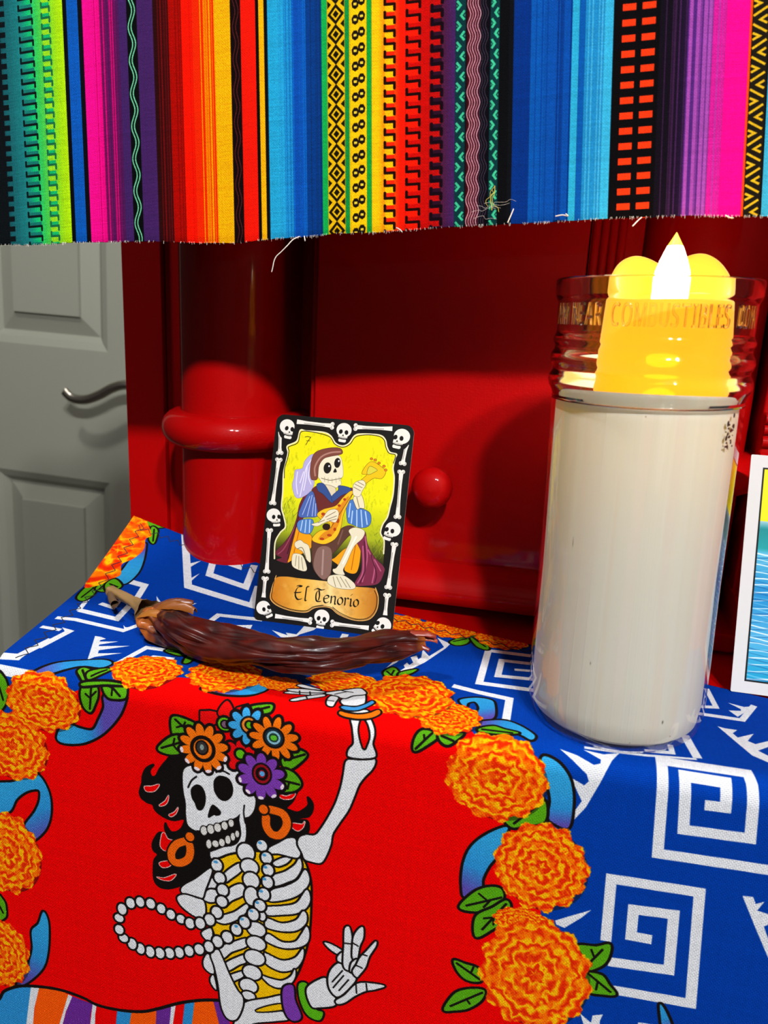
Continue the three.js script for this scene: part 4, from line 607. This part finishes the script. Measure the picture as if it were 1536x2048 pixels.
// ---------------------------------------------------------------- tall prayer candle in its ribbed clear jar
const CANDLE = [0.0341, TABLE + 0.0002, 0.0810], TILT = 0.026;
{
  const g = thing('jar_candle', CANDLE, 'tall white candle in a ribbed clear plastic jar with raised lettering', 'candle'); g.rotation.z = TILT;
  const clear = new THREE.MeshPhysicalMaterial({ name: 'clear plastic', color: 0xfffbfc, transmission: 1, thickness: 0, roughness: 0.05, ior: 1.6 });
  const R = 0.0335, foot = [[0, 0.0012], [0.026, 0.001], [0.0305, 0.0003], [0.0329, 0.003], [0.0340, 0.0085], [0.0340, 0.03], [R, 0.06], [R, 0.118], [R, 0.1266]], outer = [[R, 0.1278], [0.0340, 0.1295], [0.0351, 0.1312], [0.0353, 0.133], [0.0350, 0.1348], [0.0340, 0.1363], [0.0339, 0.1378], [0.0348, 0.139], [0.0351, 0.1406], [0.0347, 0.1424], [0.0338, 0.1438], [0.0337, 0.1455], [0.0344, 0.1466], [0.0345, 0.1478], [0.0339, 0.149], [0.0336, 0.150], [0.0337, 0.1605], [0.0343, 0.1615], [0.0348, 0.163], [0.0349, 0.1675], [0.0345, 0.1683]];
  const inner = [[0.0336, 0.1681], [0.0332, 0.160], [0.0328, 0.148], [0.0331, 0.141], [0.0328, 0.137], [0.0333, 0.133], [0.0328, 0.1292], [0.0332, 0.1274], [0.0335, 0.1262], [0.0336, 0.127]];
  const solid = new THREE.MeshPhysicalMaterial({ name: 'thick clear plastic', color: 0xffffff, transmission: 1, thickness: 0.0012, roughness: 0.03, ior: 1.45 });
  mesh('jar', lathe(foot, 160), clear, g);
  const jar = mesh('ribbed_neck', lathe([...outer, ...inner], 160), solid, g);
  // raised warning round the neck
  const font = await new FontLoader().loadAsync('fonts/droid/droid_sans_regular.typeface.json');
  const letters = [], r0 = 0.0335, size = 0.0072;
  const word = (text, a0, a1) => {      // one word bent round the neck between two angles
    const glyphs = [...text].map((ch) => { const t = new TextGeometry(ch, { font, size, depth: 0.0006, curveSegments: 3, bevelEnabled: true, bevelThickness: 0.00015, bevelSize: 0.00008, bevelSegments: 1 }); t.computeBoundingBox(); return t; });
    const gap = 0.0016, total = glyphs.reduce((w, t) => w + t.boundingBox.max.x - t.boundingBox.min.x + gap, -gap); let at = 0;
    for (const t of glyphs) {
      t.translate(-t.boundingBox.min.x + at, 0.1526, 0); at += t.boundingBox.max.x - t.boundingBox.min.x + gap;
      const p = t.attributes.position; for (let i = 0; i < p.count; i++) { const a = a0 + (a1 - a0) * p.getX(i) / total, rr = r0 + p.getZ(i); p.setXYZ(i, rr * Math.sin(a), p.getY(i), rr * Math.cos(a)); }
      t.computeVertexNormals(); letters.push(t.index ? t.toNonIndexed() : t);
    }
  };
  word('AM', -1.24, -0.99); word('NEAR', -0.91, -0.53); word('COMBUSTIBLES', -0.43, 0.71); word('DO', 0.83, 0.99); word('N', 1.06, 1.15);
  const em = mesh('raised_lettering', mergeGeometries(letters), solid, jar); em.rotation.y = -0.07;
  // wax: slightly uneven, with vertical drag marks and bubbles along the foot
  const wc = canvas(1024, 512), wx = wc.getContext('2d'), wd = wx.createImageData(1024, 512);
  for (let j = 0; j < 512; j++) for (let i = 0; i < 1024; i++) { const o = (j * 1024 + i) * 4, v = 128 + 70 * noise.noise(i / 16, j / 240, 2) + 45 * noise.noise(i / 60, j / 70, 7) + (noise.noise(i / 4, j / 300, 4) > 0.34 ? 40 : 0); wd.data[o] = wd.data[o + 1] = wd.data[o + 2] = v; wd.data[o + 3] = 255; }
  wx.putImageData(wd, 0, 0);
  const cc = canvas(1024, 512), cx = cc.getContext('2d'); cx.fillStyle = '#dbe2d4'; cx.fillRect(0, 0, 1024, 512);
  for (let i = 0; i < 240; i++) { const px = rnd() * 1024, py = rnd() * 512; cx.globalAlpha = 0.05 + rnd() * 0.05; cx.fillStyle = ['#d8cdbd', '#f8f6f2', '#dcd8d4', '#e6cdb8'][i % 4]; cx.beginPath(); cx.ellipse(px, py, 3 + rnd() * 14, 30 + rnd() * 110, (rnd() - 0.5) * 0.2, 0, 7); cx.fill(); }
  cx.globalAlpha = 0.7; for (let i = 0; i < 60; i++) { cx.fillStyle = i % 3 ? '#6a5a48' : '#2a2420'; cx.beginPath(); cx.arc(rnd() * 1024, rnd() * 512, 0.6 + rnd(), 0, 7); cx.fill(); } cx.globalAlpha = 1;
  const wax = new THREE.MeshPhysicalMaterial({ name: 'white wax', map: texture(cc), bumpMap: texture(wc, false), bumpScale: 0.0002, roughness: 0.85, transmission: 0.25, thickness: 0, color: 0xffffff, specularIntensity: 0.6 });
  mesh('wax', lathe([[0, 0.0022], [0.0288, 0.0022], [0.0316, 0.0046], [0.0326, 0.012], [0.0324, 0.03], [0.0318, 0.06], [0.0318, 0.12], [0.0317, 0.1300], [0.0312, 0.1316], [0.0306, 0.1312], [0.0302, 0.1290], [0.0298, 0.1242], [0.0285, 0.1236], [0, 0.1232]], 120), wax, g);
  const soot = [], dark = new THREE.MeshStandardMaterial({ color: 0x2a1c14, roughness: 1 });
  for (let i = 0; i < 26; i++) { const a = 0.93 + (rnd() - 0.5) * 0.2, y = 0.1195 + (rnd() - 0.5) * 0.012, s = 0.0002 + rnd() * 0.0006; soot.push(new THREE.SphereGeometry(1, 6, 4).scale(s, s * (0.6 + rnd()), 0.0002).rotateY(a).translate(0.0332 * Math.sin(a), y, 0.0332 * Math.cos(a))); }
  const so = mesh('soot_specks', mergeGeometries(soot), dark, g); so.userData.kind = 'stuff';
}
{ // flameless candle set inside the jar: glowing shell with a wavy rim and a plastic flame
  const at = new THREE.Vector3(0.0046, 0.1246, 0).applyAxisAngle(new THREE.Vector3(0, 0, 1), TILT).add(new THREE.Vector3(...CANDLE));
  const g = thing('flameless_candle', at.toArray(), 'glowing yellow flameless candle with a lit plastic flame, inside the clear jar', 'candle'); g.rotation.z = TILT;
  const shellMat = new THREE.MeshPhysicalMaterial({ name: 'lit yellow wax shell', color: new THREE.Color().setRGB(0.6, 0.28, 0.005), roughness: 0.9, transmission: 0.4, thickness: 0, emissive: new THREE.Color().setRGB(1, 0.54, 0.0), emissiveIntensity: 0.85 });
  const n = 96, pos = [], idx = [], rows = [];
  const top = (a) => { const b = Math.abs(Math.atan2(Math.sin(a), Math.cos(a))); return 0.0385 + 0.0150 * Math.exp(-(((b - 2.6) / 0.95) ** 2)) + 0.0006 * Math.sin(3 * a + 0.6); };
  const prof = [[0.0224, 0], [0.0233, 0.002], [0.0231, 0.012], [0.0222, 0.025]];
  const ringAt = (a, r, y) => pos.push(r * Math.sin(a), y, r * Math.cos(a));
  const levels = 14;
  for (let k = 0; k < levels; k++) for (let i = 0; i <= n; i++) {
    const a = i / n * Math.PI * 2, t = top(a);
    if (k < 4) ringAt(a, ...prof[k]);
    else if (k === 4) ringAt(a, 0.0214, t - 0.006); else if (k === 5) ringAt(a, 0.0210, t - 0.0015); else if (k === 6) ringAt(a, 0.0204, t - 0.0002); else if (k === 7) ringAt(a, 0.0197, t); else if (k === 8) ringAt(a, 0.0190, t - 0.0004); else if (k === 9) ringAt(a, 0.0182, t - 0.002);
    else if (k === 10) ringAt(a, 0.0165, 0.032 + (t - 0.044) * 0.4); else if (k === 11) ringAt(a, 0.011, 0.0295); else if (k === 12) ringAt(a, 0.0035, 0.0292); else ringAt(a, 0.0001, 0.0292);
  }
  for (let k = 0; k < levels - 1; k++) for (let i = 0; i < n; i++) { const a = k * (n + 1) + i, b = a + 1, c = a + n + 1, d = c + 1; idx.push(a, b, c, b, d, c); }
  const sg = new THREE.BufferGeometry(); sg.setAttribute('position', new THREE.Float32BufferAttribute(pos, 3)); sg.setIndex(idx); sg.computeVertexNormals();
  mesh('shell', sg, shellMat, g);
  const flameMat = new THREE.MeshStandardMaterial({ name: 'lit flame', color: 0xffffff, emissive: new THREE.Color().setRGB(1, 0.86, 0.55), emissiveIntensity: 9, roughness: 0.4 });
  const fl = mesh('flame', lathe([[0.0001, 0.0298], [0.0056, 0.0300], [0.0057, 0.0345], [0.0058, 0.0375], [0.0062, 0.0405], [0.0063, 0.0435], [0.0058, 0.0468], [0.0047, 0.0502], [0.0034, 0.0534], [0.0026, 0.0552]], 32), flameMat, g);
  const tipMat = new THREE.MeshStandardMaterial({ name: 'flame tip', color: 0xffe060, emissive: new THREE.Color().setRGB(1, 0.62, 0.02), emissiveIntensity: 1.6, roughness: 0.4 });
  mesh('flame_tip', lathe([[0.00265, 0.0551], [0.0014, 0.0573], [0.0001, 0.0596]], 24), tipMat, g);
  const p = new THREE.PointLight(0xffa040, FLAME_CANDELA); p.position.set(0, 0.043, 0); p.castShadow = true; p.shadow.radius = 0.2; p.name = 'flame_light'; g.add(p);
  const q = new THREE.PointLight(0xffc226, GLOW_CANDELA); q.position.set(0, -0.004, 0); q.castShadow = true; q.shadow.radius = 0.3; q.name = 'base_light'; g.add(q);
  const w = new THREE.PointLight(0xffb420, GLOW_CANDELA * 1.1); w.position.set(0, 0.010, 0); w.castShadow = true; w.shadow.radius = 0.3; w.name = 'shell_light'; g.add(w);
}

// ---------------------------------------------------------------- dried chile lying on the cloth
{
  const g = thing('dried_chile', [0, 0, 0], 'wrinkled dark red dried chile with a tan stem lying in front of the skeleton card', 'chile');
  const V = (l) => l.map((p) => new THREE.Vector3(...p));
  const path = new THREE.CatmullRomCurve3(V([[-0.1761,0.9605,0.0749],[-0.1651,0.9602,0.0791],[-0.1514,0.9599,0.0855],[-0.1349,0.9597,0.0910],[-0.1166,0.9615,0.0959],[-0.0991,0.9645,0.1008],[-0.0840,0.9665,0.1011],[-0.0732,0.9665,0.0944],[-0.0636,0.9665,0.0855],[-0.0543,0.9665,0.0785],[-0.0462,0.9665,0.0741]]));
  const nS = 300, nR = 110, pos = [], col = [], idx = [], up = new THREE.Vector3(0, 1, 0);
  const width = (t) => ramp(t, [0, 0.03, 0.08, 0.16, 0.3, 0.5, 0.68, 0.8, 0.9, 0.96, 1], [0.0062, 0.0085, 0.0098, 0.0108, 0.0098, 0.0094, 0.0080, 0.0070, 0.0062, 0.0058, 0.0045]);
  const A = new THREE.Color().setRGB(0.018, 0.002, 0.0018), B = new THREE.Color().setRGB(0.075, 0.0065, 0.003), O = new THREE.Color().setRGB(0.42, 0.11, 0.015), tmp = new THREE.Color();
  for (let i = 0; i <= nS; i++) {
    const t = i / nS, p = path.getPoint(t), tan = path.getTangent(t), side = new THREE.Vector3().crossVectors(tan, up).normalize(), nor = new THREE.Vector3().crossVectors(side, tan).normalize(), tw = t * 1.5 + 0.4 * Math.sin(t * 6);
    for (let k = 0; k <= nR; k++) {
      const a = k / nR * Math.PI * 2, c = Math.cos(a), s = Math.sin(a), b = a + tw;
      const n1 = noise.noise(Math.cos(b) * 0.95, Math.sin(b) * 0.95, t * 4), n2 = noise.noise(Math.cos(b) * 1.3 + 9, Math.sin(b) * 1.3, t * 4.5), n3 = noise.noise(Math.cos(b) * 2.4 + 3, Math.sin(b) * 2.4, t * 18);
      const crease = (v) => Math.max(0, 1 - Math.abs(v) * 5.5);      // a sharp fold along the line where v passes zero
      const fold = 0.5 * n1 - 0.13 * crease(n2) + 0.09 * crease(n1 + 0.12) + 0.10 * n3 + 0.12 * Math.sin(2 * b + 3 * Math.sin(t * 8)) - 0.2 * Math.pow(Math.max(0, Math.cos(b - 0.9 + 0.7 * Math.sin(t * 5))), 8) + 0.02;
      const r = width(t) * (1 + fold * (t < 0.04 ? 0.5 : 1)), q = p.clone().addScaledVector(side, r * 1.06 * c).addScaledVector(nor, r * 0.72 * s);
      const floor = TABLE + hump(q.x, q.z) + 0.0008; if (q.y < floor) q.y = floor; pos.push(q.x, q.y, q.z);
      const m = 0.5 + noise.noise(q.x * 130, q.y * 260, q.z * 130) * 0.9; tmp.copy(A).lerp(B, Math.min(1, Math.max(0, m))); tmp.lerp(O, Math.min(0.85, Math.max(0, (0.13 - t) * 9 + noise.noise(q.x * 300, 1, q.z * 300) * 0.5) + Math.max(0, (t - 0.95) * 14))); col.push(tmp.r, tmp.g, tmp.b);
    }
  }
  for (let i = 0; i < nS; i++) for (let k = 0; k < nR; k++) { const a = i * (nR + 1) + k, b = a + 1, c = a + nR + 1, d = c + 1; idx.push(a, b, c, b, d, c); }
  const skinGeo = new THREE.BufferGeometry(); skinGeo.setAttribute('position', new THREE.Float32BufferAttribute(pos, 3)); skinGeo.setAttribute('color', new THREE.Float32BufferAttribute(col, 3)); skinGeo.setIndex(idx); skinGeo.computeVertexNormals();
  const skin = new THREE.MeshPhysicalMaterial({ name: 'dried chile skin', vertexColors: true, roughness: 0.48, specularIntensity: 0.4, clearcoat: 0.2, clearcoatRoughness: 0.2, side: THREE.DoubleSide });
  mesh('pod', skinGeo, skin, g);
  // torn papery flaps at both ends
  const flap = (x0, x1, x2, w, color) => {
    const a = new THREE.Vector3(...x0), b = new THREE.Vector3(...x1), c = new THREE.Vector3(...x2), curve = new THREE.QuadraticBezierCurve3(a, b, c), f = (s, t) => { const p = curve.getPoint(t), T = curve.getTangent(t), S = new THREE.Vector3().crossVectors(T, up).normalize(); return p.addScaledVector(S, (s - 0.5) * w * (1 - 0.75 * t)).add(new THREE.Vector3(0, -Math.pow(s - 0.5, 2) * w * 0.9 + 0.0005 * noise.noise(s * 5, t * 6, w * 900), 0)); };
    mesh('torn_flap', sheet(f, (s, t) => [s, t], 8, 12, 0.00035), new THREE.MeshPhysicalMaterial({ color, roughness: 0.4, clearcoat: 0.4, clearcoatRoughness: 0.3, side: THREE.DoubleSide }), g);
  };
  const e = path.getPoint(0.985), s0 = path.getPoint(0.01);
  flap([e.x - 0.006, e.y + 0.004, e.z], [e.x + 0.002, e.y + 0.0055, e.z - 0.001], [e.x + 0.0065, e.y + 0.003, e.z - 0.002], 0.006, 0x8a2a10); flap([e.x - 0.006, e.y + 0.001, e.z + 0.003], [e.x + 0.001, e.y + 0.001, e.z + 0.003], [e.x + 0.005, e.y - 0.001, e.z + 0.004], 0.005, 0x7a1e0c); flap([e.x - 0.004, e.y + 0.001, e.z - 0.003], [e.x + 0.003, e.y + 0.002, e.z - 0.003], [e.x + 0.007, e.y, e.z - 0.004], 0.005, 0xa03c14);
  flap([s0.x + 0.004, s0.y + 0.006, s0.z - 0.002], [s0.x + 0.014, s0.y + 0.0115, s0.z], [s0.x + 0.024, s0.y + 0.008, s0.z + 0.002], 0.011, 0x84480f); flap([s0.x, s0.y + 0.004, s0.z + 0.004], [s0.x + 0.006, s0.y + 0.008, s0.z + 0.006], [s0.x + 0.016, s0.y + 0.005, s0.z + 0.008], 0.009, 0xa0601a); flap([s0.x + 0.002, s0.y + 0.005, s0.z + 0.001], [s0.x + 0.010, s0.y + 0.011, s0.z - 0.004], [s0.x + 0.019, s0.y + 0.008, s0.z - 0.006], 0.009, 0x6e3410);
  // stem
  const st = V([[-0.1782,0.9612,0.0716],[-0.1849,0.9615,0.0668],[-0.1917,0.9618,0.0633],[-0.1987,0.9621,0.0598],[-0.2044,0.9623,0.0571],[-0.2082,0.9625,0.0560]]), sc = new THREE.CatmullRomCurve3(st), sp = [], sx = [];
  for (let i = 0; i <= 40; i++) { const t = i / 40, p = sc.getPoint(t), T = sc.getTangent(t), S = new THREE.Vector3().crossVectors(T, up).normalize(), N = new THREE.Vector3().crossVectors(S, T), r = ramp(t, [0, 0.12, 0.35, 0.8, 0.95, 1], [0.0062, 0.0040, 0.0026, 0.0021, 0.0027, 0.0022]); for (let k = 0; k <= 16; k++) { const a = k / 16 * Math.PI * 2, q = r * (1 + 0.12 * Math.sin(4 * a + t * 5) + 0.1 * noise.noise(Math.cos(a) * 2, Math.sin(a) * 2, t * 9)); const v = p.clone().addScaledVector(S, q * Math.cos(a)).addScaledVector(N, q * Math.sin(a)); sp.push(v.x, v.y, v.z); } }
  for (let i = 0; i < 40; i++) for (let k = 0; k < 16; k++) { const a = i * 17 + k, b = a + 1, c = a + 17, d = c + 1; sx.push(a, b, c, b, d, c); }
  const stg = new THREE.BufferGeometry(); stg.setAttribute('position', new THREE.Float32BufferAttribute(sp, 3)); stg.setIndex(sx); stg.computeVertexNormals();
  const tan = new THREE.MeshStandardMaterial({ color: 0x8a6a3c, roughness: 0.75, side: THREE.DoubleSide });
  mesh('stem', stg, tan, g);
  const hook = V([[-0.2094,0.9616,0.0536],[-0.2057,0.9613,0.0580],[-0.2015,0.9609,0.0637],[-0.1979,0.9607,0.0675]]); mesh('stem_end', tube(hook, 0.0019, 20, 10), new THREE.MeshStandardMaterial({ color: 0x5e4428, roughness: 0.8 }), g);
}

renderer.render(scene, camera);
